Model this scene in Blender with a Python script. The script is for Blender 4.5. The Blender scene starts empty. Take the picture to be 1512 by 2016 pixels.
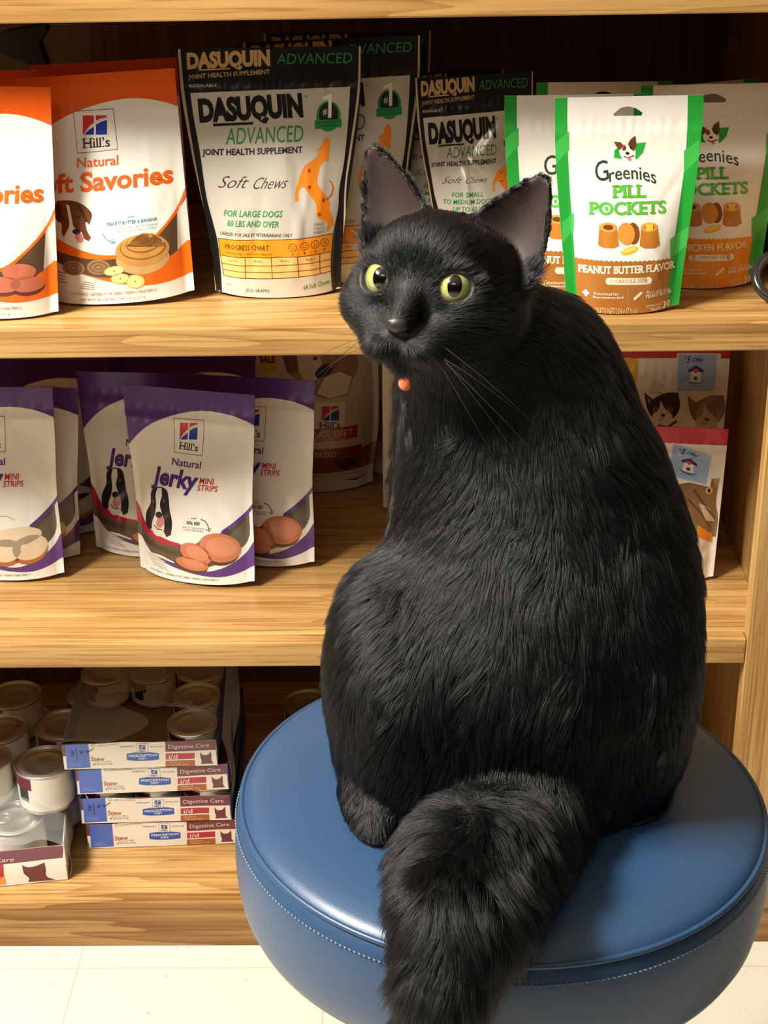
import bpy, bmesh, math, random
import numpy as np
from mathutils import Vector, Matrix, Euler, kdtree
from mathutils.geometry import tessellate_polygon
random.seed(7)
R = math.radians
SC = bpy.context.scene
COL = SC.collection

def lin(c):
    return tuple((x / 12.92 if x <= .04045 else ((x + .055) / 1.055) ** 2.4) for x in c)
def rgb(r, g, b):
    return lin((r / 255, g / 255, b / 255))

# ------------------------------------------------------------------ camera, light, exposure
FPX, PITCH, YAW, ROLL, CAMZ = 3030.0, 0.44254964, 0.02030071, 0.01743378, 1.3075
_F = np.array([-math.sin(YAW) * math.cos(PITCH), math.cos(YAW) * math.cos(PITCH), -math.sin(PITCH)])
_R0 = np.array([math.cos(YAW), math.sin(YAW), 0.0]); _U0 = np.cross(_R0, _F)
_R = math.cos(ROLL) * _R0 - math.sin(ROLL) * _U0
_U = math.sin(ROLL) * _R0 + math.cos(ROLL) * _U0
CAMP = np.array([0, 0, CAMZ])
cd = bpy.data.cameras.new('camera'); cam = bpy.data.objects.new('camera', cd); COL.objects.link(cam)
cd.sensor_fit = 'VERTICAL'; cd.sensor_height = 36.0; cd.sensor_width = 27.0
cd.lens = FPX / 2016 * 36.0; cd.clip_start = .02
M = Matrix(((_R[0], _U[0], -_F[0], 0), (_R[1], _U[1], -_F[1], 0), (_R[2], _U[2], -_F[2], CAMZ), (0, 0, 0, 1)))
cam.matrix_world = M
SC.camera = cam
def at(px, py, Y):
    d = _F + _R * (px - 756) / FPX + _U * (1008 - py) / FPX
    return CAMP + d * Y / d[1]

SC.view_settings.view_transform = 'Standard'; SC.view_settings.look = 'None'
SC.view_settings.gamma = 1.0; SC.view_settings.use_curve_mapping = False
SC.view_settings.exposure = 0.0
w = bpy.data.worlds.new('room_ambient'); SC.world = w; w.use_nodes = True
w.node_tree.nodes['Background'].inputs[0].default_value = (1.0, .86, .68, 1)
w.node_tree.nodes['Background'].inputs[1].default_value = .025
def area(name, loc, tgt, sx, sy, power, col):
    l = bpy.data.lights.new(name, 'AREA'); l.shape = 'RECTANGLE'; l.size = sx; l.size_y = sy
    l.energy = power; l.color = col
    o = bpy.data.objects.new(name, l); COL.objects.link(o); o.location = loc
    o.rotation_euler = (Vector(tgt) - Vector(loc)).to_track_quat('-Z', 'Y').to_euler()
    return o
area('ceiling_lamp_key', (-1.55, .50, 2.62), (-.6, .8, .3), .9, .42, 200, (1, .935, .82))
area('added_fill_light', (-.35, -.9, 2.62), (-.1, -.3, 0), 1.1, .5, 8, (1, .935, .82))  # weak unseen fill light, added to brighten the shaded fronts
try:
    SC.cycles_curves.shape = 'RIBBONS'
except Exception:
    pass

# ------------------------------------------------------------------ helpers
def tag(o, label, cat, group=None, kind=None):
    if label: o['label'] = label
    if cat: o['category'] = cat
    if group: o['group'] = group
    if kind: o['kind'] = kind
    return o
def thing(name, label, cat, loc=(0, 0, 0), rot=(0, 0, 0), group=None):
    o = bpy.data.objects.new(name, None); COL.objects.link(o); o.empty_display_size = .02
    o.location = loc; o.rotation_euler = rot
    return tag(o, label, cat, group)
def link(name, me, parent=None, loc=None, rot=None):
    o = bpy.data.objects.new(name, me); COL.objects.link(o)
    if parent: o.parent = parent
    if loc is not None: o.location = loc
    if rot is not None: o.rotation_euler = rot
    return o
def obj(name, bm, mats, parent=None, smooth=True, loc=None, rot=None):
    me = bpy.data.meshes.new(name); bm.to_mesh(me); bm.free()
    for m in (mats if isinstance(mats, (list, tuple)) else [mats]): me.materials.append(m)
    if smooth:
        me.polygons.foreach_set('use_smooth', [True] * len(me.polygons))
    return link(name, me, parent, loc, rot)
def copy_tree(o, parent=None):
    c = o.copy(); COL.objects.link(c); c.parent = parent
    for ch in list(o.children): copy_tree(ch, c)
    return c
def add_box(bm, c, s, bev=0.0, seg=2, mi=0, rot=None):
    r = bmesh.ops.create_cube(bm, size=1.0)
    vs = r['verts']
    for v in vs: v.co = Vector((v.co.x * s[0], v.co.y * s[1], v.co.z * s[2]))
    fs = list({f for v in vs for f in v.link_faces})
    for f in fs: f.material_index = mi
    if bev > 0:
        es = list({e for v in vs for e in v.link_edges})
        rr = bmesh.ops.bevel(bm, geom=es, offset=bev, segments=seg, affect='EDGES', profile=.5)
        vs = list({v for f in rr['faces'] for v in f.verts} | {v for v in vs if v.is_valid})
        for f in rr['faces']: f.material_index = mi
    if rot is not None:
        for v in vs: v.co = rot @ v.co
    for v in vs: v.co += Vector(c)
    return vs
def lathe(bm, prof, n=48, mi=0, mis=None, closed=False):
    rows = []
    for (r, z) in prof:
        if r < 1e-6: rows.append([bm.verts.new((0, 0, z))])
        else: rows.append([bm.verts.new((r * math.cos(2 * math.pi * k / n), r * math.sin(2 * math.pi * k / n), z)) for k in range(n)])
    for i in range(len(rows) - 1):
        a, b = rows[i], rows[i + 1]
        for k in range(n):
            k2 = (k + 1) % n
            if len(a) == 1 and len(b) == 1: continue
            if len(a) == 1: f = bm.faces.new((a[0], b[k], b[k2]))
            elif len(b) == 1: f = bm.faces.new((a[k], b[0], a[k2]))
            else: f = bm.faces.new((a[k], b[k], b[k2], a[k2]))
            f.material_index = mis[i] if mis else mi
    return rows
def tube(bm, pts, rad, n=10, mi=0, cap=True, closed=False):
    pts = [Vector(p) for p in pts]; N = len(pts)
    rads = rad if isinstance(rad, (list, tuple)) else [rad] * N
    prev = None; rings = []
    for i, p in enumerate(pts):
        if closed: t = (pts[(i + 1) % N] - pts[i - 1]).normalized()
        else: t = (pts[min(i + 1, N - 1)] - pts[max(i - 1, 0)]).normalized()
        if prev is None:
            a = t.orthogonal().normalized()
        else:
            a = (prev - t * prev.dot(t)).normalized()
        prev = a; b = t.cross(a)
        rings.append([bm.verts.new(p + (a * math.cos(2 * math.pi * k / n) + b * math.sin(2 * math.pi * k / n)) * rads[i]) for k in range(n)])
    M_ = N if closed else N - 1
    for i in range(M_):
        A, B = rings[i], rings[(i + 1) % N]
        for k in range(n):
            f = bm.faces.new((A[k], A[(k + 1) % n], B[(k + 1) % n], B[k])); f.material_index = mi
    if cap and not closed:
        for r_, fl in ((rings[0], True), (rings[-1], False)):
            f = bm.faces.new(r_[::-1] if fl else r_); f.material_index = mi

# ------------------------------------------------------------------ materials
_mats = {}
def pbr(name, col, rough=.5, metal=0.0, spec=.5, coat=0.0, coat_rough=.1, bump=None):
    if name in _mats: return _mats[name]
    m = bpy.data.materials.new(name); m.use_nodes = True
    b = m.node_tree.nodes['Principled BSDF']
    b.inputs['Base Color'].default_value = (*col, 1); b.inputs['Roughness'].default_value = rough
    b.inputs['Metallic'].default_value = metal; b.inputs['Specular IOR Level'].default_value = spec
    b.inputs['Coat Weight'].default_value = coat; b.inputs['Coat Roughness'].default_value = coat_rough
    if bump:
        nt = m.node_tree
        tc = nt.nodes.new('ShaderNodeTexCoord'); nz = nt.nodes.new('ShaderNodeTexNoise'); bp = nt.nodes.new('ShaderNodeBump')
        nz.inputs['Scale'].default_value = bump[0]; nz.inputs['Detail'].default_value = 3
        bp.inputs['Strength'].default_value = bump[1]; bp.inputs['Distance'].default_value = bump[2]
        nt.links.new(tc.outputs['Object'], nz.inputs['Vector']); nt.links.new(nz.outputs['Fac'], bp.inputs['Height'])
        nt.links.new(bp.outputs['Normal'], b.inputs['Normal'])
    _mats[name] = m; return m
def film(c, dull=False):
    """glossy printed plastic film of one ink colour (sRGB 0-255)"""
    n = 'ink_%02x%02x%02x%s' % (c[0], c[1], c[2], '_matte' if dull else '')
    if dull: return pbr(n, rgb(*c), .6, 0, .3)
    return pbr(n, rgb(*c), .30, 0, .5, .5, .10)
def wood(name, axis, light, dark, cath=.5, dens=1.0):
    m = bpy.data.materials.new(name); m.use_nodes = True; nt = m.node_tree; L = nt.links
    b = nt.nodes['Principled BSDF']
    tc = nt.nodes.new('ShaderNodeTexCoord'); oi = nt.nodes.new('ShaderNodeObjectInfo')
    off = nt.nodes.new('ShaderNodeVectorMath'); off.operation = 'MULTIPLY_ADD'
    comb = nt.nodes.new('ShaderNodeCombineXYZ')
    for k in range(3): L.new(oi.outputs['Random'], comb.inputs[k])
    sc = nt.nodes.new('ShaderNodeVectorMath'); sc.operation = 'SCALE'; sc.inputs[3].default_value = 7.3
    L.new(comb.outputs[0], sc.inputs[0])
    add = nt.nodes.new('ShaderNodeVectorMath'); L.new(tc.outputs['Object'], add.inputs[0]); L.new(sc.outputs[0], add.inputs[1])
    def noise(along, across, scale, detail, dist):
        mp = nt.nodes.new('ShaderNodeMapping'); s = [across] * 3; s[axis] = along
        mp.inputs['Scale'].default_value = s; L.new(add.outputs[0], mp.inputs['Vector'])
        n = nt.nodes.new('ShaderNodeTexNoise'); n.inputs['Scale'].default_value = scale
        n.inputs['Detail'].default_value = detail; n.inputs['Distortion'].default_value = dist
        L.new(mp.outputs[0], n.inputs['Vector']); return n.outputs['Fac']
    def ramp(src, p0, p1, c0, c1):
        r = nt.nodes.new('ShaderNodeValToRGB'); e = r.color_ramp.elements
        e[0].position = p0; e[1].position = p1; e[0].color = (*c0, 1); e[1].color = (*c1, 1)
        L.new(src, r.inputs['Fac']); return r.outputs['Color']
    def mix(f, a, c, mode='MIX'):
        mx = nt.nodes.new('ShaderNodeMix'); mx.data_type = 'RGBA'; mx.blend_type = mode
        if isinstance(f, float): mx.inputs[0].default_value = f
        else: L.new(f, mx.inputs[0])
        L.new(a, mx.inputs[6]); L.new(c, mx.inputs[7]); return mx.outputs[2]
    base = ramp(noise(1.0, 32, 2.0 * dens, 6, .6), .34, .66, dark, light)
    # growth-ring figure: bands of a slow noise
    n1 = noise(.6, 7.5, 1.6 * dens, 3, .3)
    ml = nt.nodes.new('ShaderNodeMath'); ml.operation = 'MULTIPLY'; ml.inputs[1].default_value = 9.0; L.new(n1, ml.inputs[0])
    fr = nt.nodes.new('ShaderNodeMath'); fr.operation = 'FRACT'; L.new(ml.outputs[0], fr.inputs[0])
    rings = ramp(fr.outputs[0], .50, .97, (1, 1, 1), (.60, .46, .34))
    c = mix(cath, base, rings, 'MULTIPLY')
    pores = ramp(noise(5, 260, 1.3, 3, .2), .52, .66, (1, 1, 1), (.58, .45, .33))
    c = mix(.75, c, pores, 'MULTIPLY')
    L.new(c, b.inputs['Base Color'])
    b.inputs['Roughness'].default_value = .38; b.inputs['Specular IOR Level'].default_value = .4
    bp = nt.nodes.new('ShaderNodeBump'); bp.inputs['Strength'].default_value = .12; bp.inputs['Distance'].default_value = .001
    L.new(noise(5, 190, 1.3, 3, .2), bp.inputs['Height']); L.new(bp.outputs['Normal'], b.inputs['Normal'])
    return m
OAK_L, OAK_D = (.54, .33, .118), (.38, .21, .066)
M_oak = wood('oak_along_shelf', 0, OAK_L, OAK_D, .65)
M_oak_v = wood('oak_upright', 2, OAK_L, OAK_D, .35, 1.3)
M_oak_base = wood('oak_plinth', 0, (.46, .265, .09), (.30, .155, .045), 1.0, .8)
M_oak_back = wood('oak_back_shaded', 2, (.20, .105, .04), (.13, .065, .022), .3)  # darker than the shelf oak: recess shade put into the colour

# ------------------------------------------------------------------ the room
def slab(name, c, s, m, kind=None, parent=None, bev=0):
    bm = bmesh.new(); add_box(bm, (0, 0, 0), s, bev)
    o = obj(name, bm, m, parent, smooth=False, loc=c)
    if kind: o['kind'] = kind
    return o
def floor_mat():
    m = bpy.data.materials.new('vinyl_floor_tile'); m.use_nodes = True; nt = m.node_tree; L = nt.links
    b = nt.nodes['Principled BSDF']; tc = nt.nodes.new('ShaderNodeTexCoord')
    mp = nt.nodes.new('ShaderNodeMapping'); mp.inputs['Location'].default_value = (.11, -1.46 + .3048 * 5, 0)
    L.new(tc.outputs['Object'], mp.inputs['Vector'])
    br = nt.nodes.new('ShaderNodeTexBrick'); br.offset = 0
    br.inputs['Scale'].default_value = 1; br.inputs['Brick Width'].default_value = .3048; br.inputs['Row Height'].default_value = .3048
    br.inputs['Mortar Size'].default_value = .0007; br.inputs['Mortar Smooth'].default_value = .4
    br.inputs['Color1'].default_value = (.62, .58, .49, 1); br.inputs['Color2'].default_value = (.635, .595, .505, 1)
    br.inputs['Mortar'].default_value = (.40, .35, .26, 1)
    L.new(mp.outputs[0], br.inputs['Vector'])
    nz = nt.nodes.new('ShaderNodeTexNoise'); nz.inputs['Scale'].default_value = 75; nz.inputs['Detail'].default_value = 2
    nz.inputs['Distortion'].default_value = 1.5
    L.new(tc.outputs['Object'], nz.inputs['Vector'])
    r = nt.nodes.new('ShaderNodeValToRGB'); e = r.color_ramp.elements
    e[0].position = .70; e[0].color = (1, 1, 1, 1); e[1].position = .76; e[1].color = (.55, .45, .33, 1)
    L.new(nz.outputs['Fac'], r.inputs['Fac'])
    mx = nt.nodes.new('ShaderNodeMix'); mx.data_type = 'RGBA'; mx.blend_type = 'MULTIPLY'; mx.inputs[0].default_value = .8
    L.new(br.outputs['Color'], mx.inputs[6]); L.new(r.outputs['Color'], mx.inputs[7]); L.new(mx.outputs[2], b.inputs['Base Color'])
    b.inputs['Roughness'].default_value = .35
    return m
M_wall = pbr('painted_wall', (.62, .57, .48), .8)
slab('floor', (0, 0, -.02), (5, 5, .04), floor_mat(), 'structure')
slab('wall_back', (0, 2.35, 1.35), (5, .1, 2.78), M_wall, 'structure')
slab('ceiling', (0, 0, 2.78), (5, 5, .04), pbr('ceiling_tile', (.75, .72, .66), .9), 'structure')

# ------------------------------------------------------------------ bookcase
XL, XR, YF, YB = -1.10, .402, 1.50, 2.02
Z3, Z2, Z1, Z0 = .0676, .4348, .8065, 1.139
bc = thing('bookcase', 'built-in golden oak bookcase with thick fixed shelves standing on the floor', 'bookcase', (0, YF, 0))
def bpart(name, x0, x1, y0, y1, z0, z1, m, bev=.0012):
    return slab(name, ((x0 + x1) / 2, (y0 + y1) / 2 - YF, (z0 + z1) / 2), (x1 - x0, y1 - y0, z1 - z0), m, None, bc, bev)
for zt in (Z3, Z2, Z1, Z0, 1.50):
    t = .031 if zt > .1 else .019
    sh = bpart('shelf', XL + .019, XR, YF + .0195, YB - .006, zt - t + .006, zt, M_oak)
    if zt < .1: continue
    bm = bmesh.new(); add_box(bm, (0, 0, 0), (.373 - XL - .045, .0195, t), .0016)
    ed = obj('shelf_edging', bm, M_oak, sh, False, loc=((XL + .045 + .373) / 2 - (XL + .019 + XR) / 2, (YF + .00975) - (YF + .0195 + YB - .006) / 2, -t / 2 + (t - .006) / 2))
bpart('plinth', XL, .372, YF, YF + .0194, 0, Z3, M_oak_base)
bpart('plinth', .3725, .52, YF + .0035, YF + .0194, 0, Z3 - .012, M_oak_base)
bpart('side_panel', XR, XR + .019, YF + .0195, YB, 0, 1.52, M_oak_v)
bpart('side_panel', XL, XL + .019, YF + .0195, YB, 0, 1.52, M_oak_v)
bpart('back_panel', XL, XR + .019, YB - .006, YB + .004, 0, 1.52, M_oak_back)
bpart('stile', .3735, .450, YF - .001, YF + .019, Z3 - .012, 1.52, M_oak_v)
bpart('stile', XL - .03, XL + .045, YF - .001, YF + .019, .048, 1.52, M_oak_v)

# ------------------------------------------------------------------ flat artwork -> printed panels
_tc = {}
def glyphs(s, bold=0.0, shear=0.0, spacing=1.0, res=3):
    k = (s, bold, shear, spacing, res)
    if k in _tc: return _tc[k]
    cu = bpy.data.curves.new('lettering', 'FONT'); cu.body = s; cu.size = 1; cu.offset = bold; cu.shear = shear
    cu.space_character = spacing; cu.resolution_u = res; cu.fill_mode = 'FRONT'
    o = bpy.data.objects.new('lettering', cu)
    me = bpy.data.meshes.new_from_object(o)
    n = len(me.vertices); co = np.empty(n * 3); me.vertices.foreach_get('co', co); co = co.reshape(-1, 3)[:, :2].copy()
    fs = [tuple(p.vertices) for p in me.polygons]
    bpy.data.meshes.remove(me); bpy.data.objects.remove(o); bpy.data.curves.remove(cu)
    _tc[k] = (co, fs); return _tc[k]
_hc = glyphs('H')[0]; CAPH = float(_hc[:, 1].max() - _hc[:, 1].min())

class Art:
    """flat artwork: layout coordinates inside the quad TL,TR,BL,BR become (u,v) on the panel"""
    def __init__(s, quad, W, H, wf=None):
        s.q = np.array(quad, float); s.W, s.H = W, H; s.wf = wf; s.V = []; s.F = []; s.cols = []; s.remap = None
    def uv(s, P):
        P = np.asarray(P, float).reshape(-1, 2).copy()
        if s.remap: P[:, 1] = np.interp(P[:, 1], *s.remap)
        TL, TR, BL, BR = s.q
        st = np.full((len(P), 2), .5)
        for _ in range(12):
            a, b = st[:, :1], st[:, 1:]
            X = TL * (1 - a) * (1 - b) + TR * a * (1 - b) + BL * (1 - a) * b + BR * a * b
            da = (TR - TL) * (1 - b) + (BR - BL) * b; db = (BL - TL) * (1 - a) + (BR - TR) * a
            r = P - X; det = da[:, 0] * db[:, 1] - da[:, 1] * db[:, 0]
            st[:, 0] += (r[:, 0] * db[:, 1] - r[:, 1] * db[:, 0]) / det
            st[:, 1] += (da[:, 0] * r[:, 1] - da[:, 1] * r[:, 0]) / det
        sx = st[:, 0] * 2 - 1; t = 1 - st[:, 1]
        if s.wf is not None:
            tt = np.clip(t, 0, 1); wb = s.wf(np.array([0.]))[0]
            sx = sx * (wb + (1 - wb) * tt) / s.wf(tt)
        return np.stack([sx * s.W / 2, t * s.H], 1)
    def _add(s, uv, faces, col, layer):
        o = len(s.V)
        s.V += [(x, y, layer) for x, y in uv]
        if col not in s.cols: s.cols.append(col)
        mi = s.cols.index(col)
        s.F += [(tuple(i + o for i in f), mi) for f in faces]
    def loops(s, loops, col, layer=1, raw=False):
        L = [np.asarray(l, float) if raw else s.uv(l) for l in loops]
        tri = tessellate_polygon([[Vector((x, y, 0)) for x, y in l] for l in L])
        s._add(np.concatenate(L), [t for t in tri], col, layer)
    def poly(s, pts, col, layer=1): s.loops([s.fair(pts) if 8 < len(pts) < 50 else pts], col, layer)
    @staticmethod
    def fair(pts):
        """round off the gentle corners of an outline, keep the sharp ones"""
        P = [np.array(p, float) for p in pts]; n = len(P); tan = []
        for i in range(n):
            a, b = P[i] - P[i - 1], P[(i + 1) % n] - P[i]
            c = a @ b / (np.linalg.norm(a) * np.linalg.norm(b) + 1e-9)
            la, lb = np.linalg.norm(a), np.linalg.norm(b)
            tan.append((a / (la + 1e-9) + b / (lb + 1e-9)) / 2 if c > .55 else None)
        out = []
        for i in range(n):
            p, q = P[i], P[(i + 1) % n]; L = np.linalg.norm(q - p); d = (q - p) / (L + 1e-9)
            t0 = tan[i] if tan[i] is not None else d; t1 = tan[(i + 1) % n] if tan[(i + 1) % n] is not None else d
            m = 1 if tan[i] is None and tan[(i + 1) % n] is None else 4
            for k in range(m):
                u = k / m; h0 = 2 * u ** 3 - 3 * u * u + 1; h1 = u ** 3 - 2 * u * u + u; h2 = -2 * u ** 3 + 3 * u * u; h3 = u ** 3 - u * u
                out.append(tuple(h0 * p + h1 * t0 * L + h2 * q + h3 * t1 * L))
        return out
    def rect(s, x0, y0, x1, y1, col, layer=1): s.poly([(x0, y0), (x1, y0), (x1, y1), (x0, y1)], col, layer)
    def ell(s, cx, cy, rx, ry, col, layer=2, rot=0, n=28, a0=0, a1=360):
        c, q = math.cos(R(rot)), math.sin(R(rot)); p = []
        m = n if a1 - a0 >= 360 else n + 1
        for k in range(m):
            t = R(a0 + (a1 - a0) * k / n); x, y = rx * math.cos(t), ry * math.sin(t)
            p.append((cx + x * c - y * q, cy + x * q + y * c))
        s.poly(p, col, layer)
    def line(s, pts, wd, col, layer=3, closed=False):
        P = [np.array(p, float) for p in pts]; n = len(P)
        if closed: P.append(P[0]); n += 1
        A, B = [], []
        for i in range(n):
            if closed and i in (0, n - 1): d = P[1] - P[-2]
            else: d = P[min(i + 1, n - 1)] - P[max(i - 1, 0)]
            d = d / (np.linalg.norm(d) + 1e-9); nn = np.array([-d[1], d[0]])
            ww = (wd[i] if isinstance(wd, (list, tuple)) else wd) / 2
            A.append(P[i] + nn * ww); B.append(P[i] - nn * ww)
        uv = s.uv(np.array(A + B))
        s._add(uv, [(i, i + 1, n + i + 1, n + i) for i in range(n - 1)], col, layer)
    def ring(s, cx, cy, rx, ry, wd, col, layer=3, n=24):
        s.line([(cx + rx * math.cos(2 * math.pi * k / n), cy + ry * math.sin(2 * math.pi * k / n)) for k in range(n)], wd, col, layer, True)
    def frame(s, q, wd, col, layer=3):
        for i in range(4): s.line([q[i], q[(i + 1) % 4]], wd, col, layer)
    def text(s, t, LB, RB, LT, col, layer=5, bold=0.0, shear=0.0, arch=0.0, slab=False, spacing=1.0, res=3):
        co, fs = glyphs(t, bold, shear, spacing, res)
        x0, x1 = co[:, 0].min(), co[:, 0].max()
        a = (co[:, 0] - x0) / (x1 - x0); b = co[:, 1] / CAPH
        LB, RB, LT = (np.array(p, float) for p in (LB, RB, LT))
        P = LB + a[:, None] * (RB - LB) + b[:, None] * (LT - LB)
        P[:, 1] += arch * ((2 * a - 1) ** 2)
        s._add(s.uv(P), fs, col, layer)
        if slab:   # slab serifs on the letter stems
            pos = 0.0
            for i, ch in enumerate(t):
                g = glyphs(ch, bold)[0] if ch != ' ' else None
                if g is None: continue
                pre = glyphs(t[:i + 1], bold, 0, spacing)[0][:, 0].max()
                gx1 = pre; gx0 = pre - (g[:, 0].max() - g[:, 0].min())
                sw = .15 + bold * 2; ex = .055; th = .13
                stems = {'P': [(0, 'tb')], 'I': [(.5, 'tb')], 'L': [(0, 'tb')], 'K': [(0, 'tb'), (1, 'tb')], 'E': [(0, 'tb')], 'T': [(.5, 'b')],
                         'A': [(0, 'b'), (1, 'b')], 'N': [(0, 'tb'), (1, 't')], 'U': [(0, 't'), (1, 't')], 'B': [(0, 'tb')], 'R': [(0, 'tb'), (1, 'b')],
                         'F': [(0, 'tb')], 'V': [(0, 't'), (1, 't')], 'H': [(0, 'tb'), (1, 'tb')], 'l': [(.5, 'tb')], 'i': [(.5, 'b')]}.get(ch, [])
                for fx, wh in stems:
                    cx = gx0 + (sw / 2 if fx == 0 else (gx1 - gx0 - sw / 2 if fx == 1 else (gx1 - gx0) / 2))
                    for e in wh:
                        ya, yb = (0, th) if e == 'b' else ((1 - th) * 1, 1.0)
                        q = [(cx - sw / 2 - ex, ya), (cx + sw / 2 + ex, ya), (cx + sw / 2 + ex, yb), (cx - sw / 2 - ex, yb)]
                        PP = []
                        for x, y in q:
                            aa = (x - x0) / (x1 - x0); pt = LB + aa * (RB - LB) + y * (LT - LB); pt = pt + np.array([0, arch * (2 * aa - 1) ** 2]); PP.append(pt)
                        s.poly(PP, col, layer)

def hills_logo(A, fr, lg, tx, frame_col=(60, 55, 50), lw=3, letters=True, red=(205, 45, 40)):
    """square emblem: red and blue halves split by a white swoosh and a stem, wordmark below"""
    A.poly(fr, (238, 232, 222), 2); A.frame(fr, lw, frame_col, 3)
    x0, y0, x1, y1 = lg; w_, h_ = x1 - x0, y1 - y0
    P = lambda a, b: (x0 + a * w_, y0 + b * h_)
    A.poly([P(0, 0), P(.46, 0), P(.46, .36), P(.25, .58), P(.05, .95), P(0, 1)], red, 3)
    A.poly([P(.54, 0), P(1, 0), P(.98, .10), P(.7, .18), P(.54, .28)], red, 3)
    A.poly([P(.46, .58), P(.46, 1), P(.06, 1), P(.2, .8)], (35, 60, 165), 3)
    A.poly([P(.54, .48), P(.75, .33), P(1, .24), P(1, 1), P(.54, 1)], (35, 60, 165), 3)
    A.line([P(0, 1.08), P(.2, .68), P(.5, .37), P(.8, .2), P(1.15, .12)], [1, 4, 4.5, 4, 1], (190, 200, 215), 4)
    if letters:
        A.text('Hill\u2019s', tx[0], tx[1], tx[2], (45, 40, 38), 4, bold=.012)
        LB, RB, LT = (np.array(p, float) for p in tx)
        for f0, f1 in ((-.03, .13), (.22, .40), (.43, .53), (.56, .66), (.69, .80)):
            p, q = LB + f0 * (RB - LB), LB + f1 * (RB - LB); up = (LT - LB)
            A.poly([p, q, q + up * .09, p + up * .09], (45, 40, 38), 4)
            if f0 < .3: A.poly([p + up * .93, q + up * .93, q + up * 1.02, p + up * 1.02], (45, 40, 38), 4)

def smooth01(x, a, b):
    t = np.clip((x - a) / (b - a), 0, 1); return t * t * (3 - 2 * t)
EPS = .00008
def panel_mesh(name, A, base_loops, base_col, W, H, shape, nu=30, nv=46, side=-1):
    """printed sheet: artwork cut along a grid and laid on the curved sheet shape(s,t)->xyz"""
    B = Art(A.q, W, H) if A is None else A
    B.loops(base_loops, base_col, 0, raw=True)
    bm = bmesh.new()
    vs = [bm.verts.new(p) for p in B.V]
    for f, mi in B.F:
        try:
            fc = bm.faces.new([vs[i] for i in f]); fc.material_index = mi
        except ValueError: pass
    us = np.linspace(-W / 2, W / 2, nu + 1); vv = np.linspace(0, H, nv + 1)
    for i, u in enumerate(us):
        g = bm.verts[:] + bm.edges[:] + bm.faces[:]
        bmesh.ops.bisect_plane(bm, geom=g, dist=1e-7, plane_co=(u, 0, 0), plane_no=(1, 0, 0), clear_inner=(i == 0), clear_outer=(i == nu))
    for i, v in enumerate(vv):
        g = bm.verts[:] + bm.edges[:] + bm.faces[:]
        bmesh.ops.bisect_plane(bm, geom=g, dist=1e-7, plane_co=(0, v, 0), plane_no=(0, 1, 0), clear_inner=(i == 0), clear_outer=(i == nv))
    for k in range(-nv + 1, nu):      # cell diagonals: every layer then shares the same flat facets
        g = bm.verts[:] + bm.edges[:] + bm.faces[:]
        bmesh.ops.bisect_plane(bm, geom=g, dist=1e-7, plane_co=(-W / 2 + k * W / nu, 0, 0), plane_no=Vector((nu / W, -nv / H, 0)).normalized())
    S, T = np.meshgrid(us * 2 / W, vv / H, indexing='ij')
    P = shape(S, T)
    e = 1e-3
    Pu = shape(np.clip(S + e, -1, 1), T) - shape(np.clip(S - e, -1, 1), T); Pv = shape(S, np.clip(T + e, 0, 1)) - shape(S, np.clip(T - e, 0, 1))
    N = np.cross(Pu, Pv); N /= np.linalg.norm(N, axis=-1, keepdims=True) + 1e-12
    if side > 0: N = -N
    bm.verts.index_update()
    n = len(bm.verts); co = np.array([v.co[:] for v in bm.verts])
    fu = np.clip((co[:, 0] + W / 2) / W * nu, 0, nu - 1e-6); fv = np.clip(co[:, 1] / H * nv, 0, nv - 1e-6)
    iu, iv = fu.astype(int), fv.astype(int); a = (fu - iu)[:, None]; b = (fv - iv)[:, None]
    def bil(G):
        lo = G[iu, iv] * (1 - a) + G[iu + 1, iv] * (a - b) + G[iu + 1, iv + 1] * b
        hi = G[iu, iv] * (1 - b) + G[iu, iv + 1] * (b - a) + G[iu + 1, iv + 1] * a
        return np.where(a >= b, lo, hi)
    X = bil(P); NN = bil(N); NN /= np.linalg.norm(NN, axis=1, keepdims=True)
    X = X + NN * (co[:, 2:3] * EPS)
    for v, x in zip(bm.verts, X): v.co = x
    # face winding follows the sheet normal
    flip = []
    bm.faces.ensure_lookup_table()
    for f in bm.faces:
        f.normal_update()
        if f.normal.dot(Vector(NN[f.verts[0].index])) < 0: flip.append(f)
    if flip: bmesh.ops.reverse_faces(bm, faces=flip)
    me = bpy.data.meshes.new(name); bm.to_mesh(me); bm.free()
    for c in B.cols: me.materials.append(c if isinstance(c, bpy.types.Material) else film(c))
    me.polygons.foreach_set('use_smooth', [True] * len(me.polygons))
    me.normals_split_custom_set_from_vertices([tuple(x) for x in NN])
    return me

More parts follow.
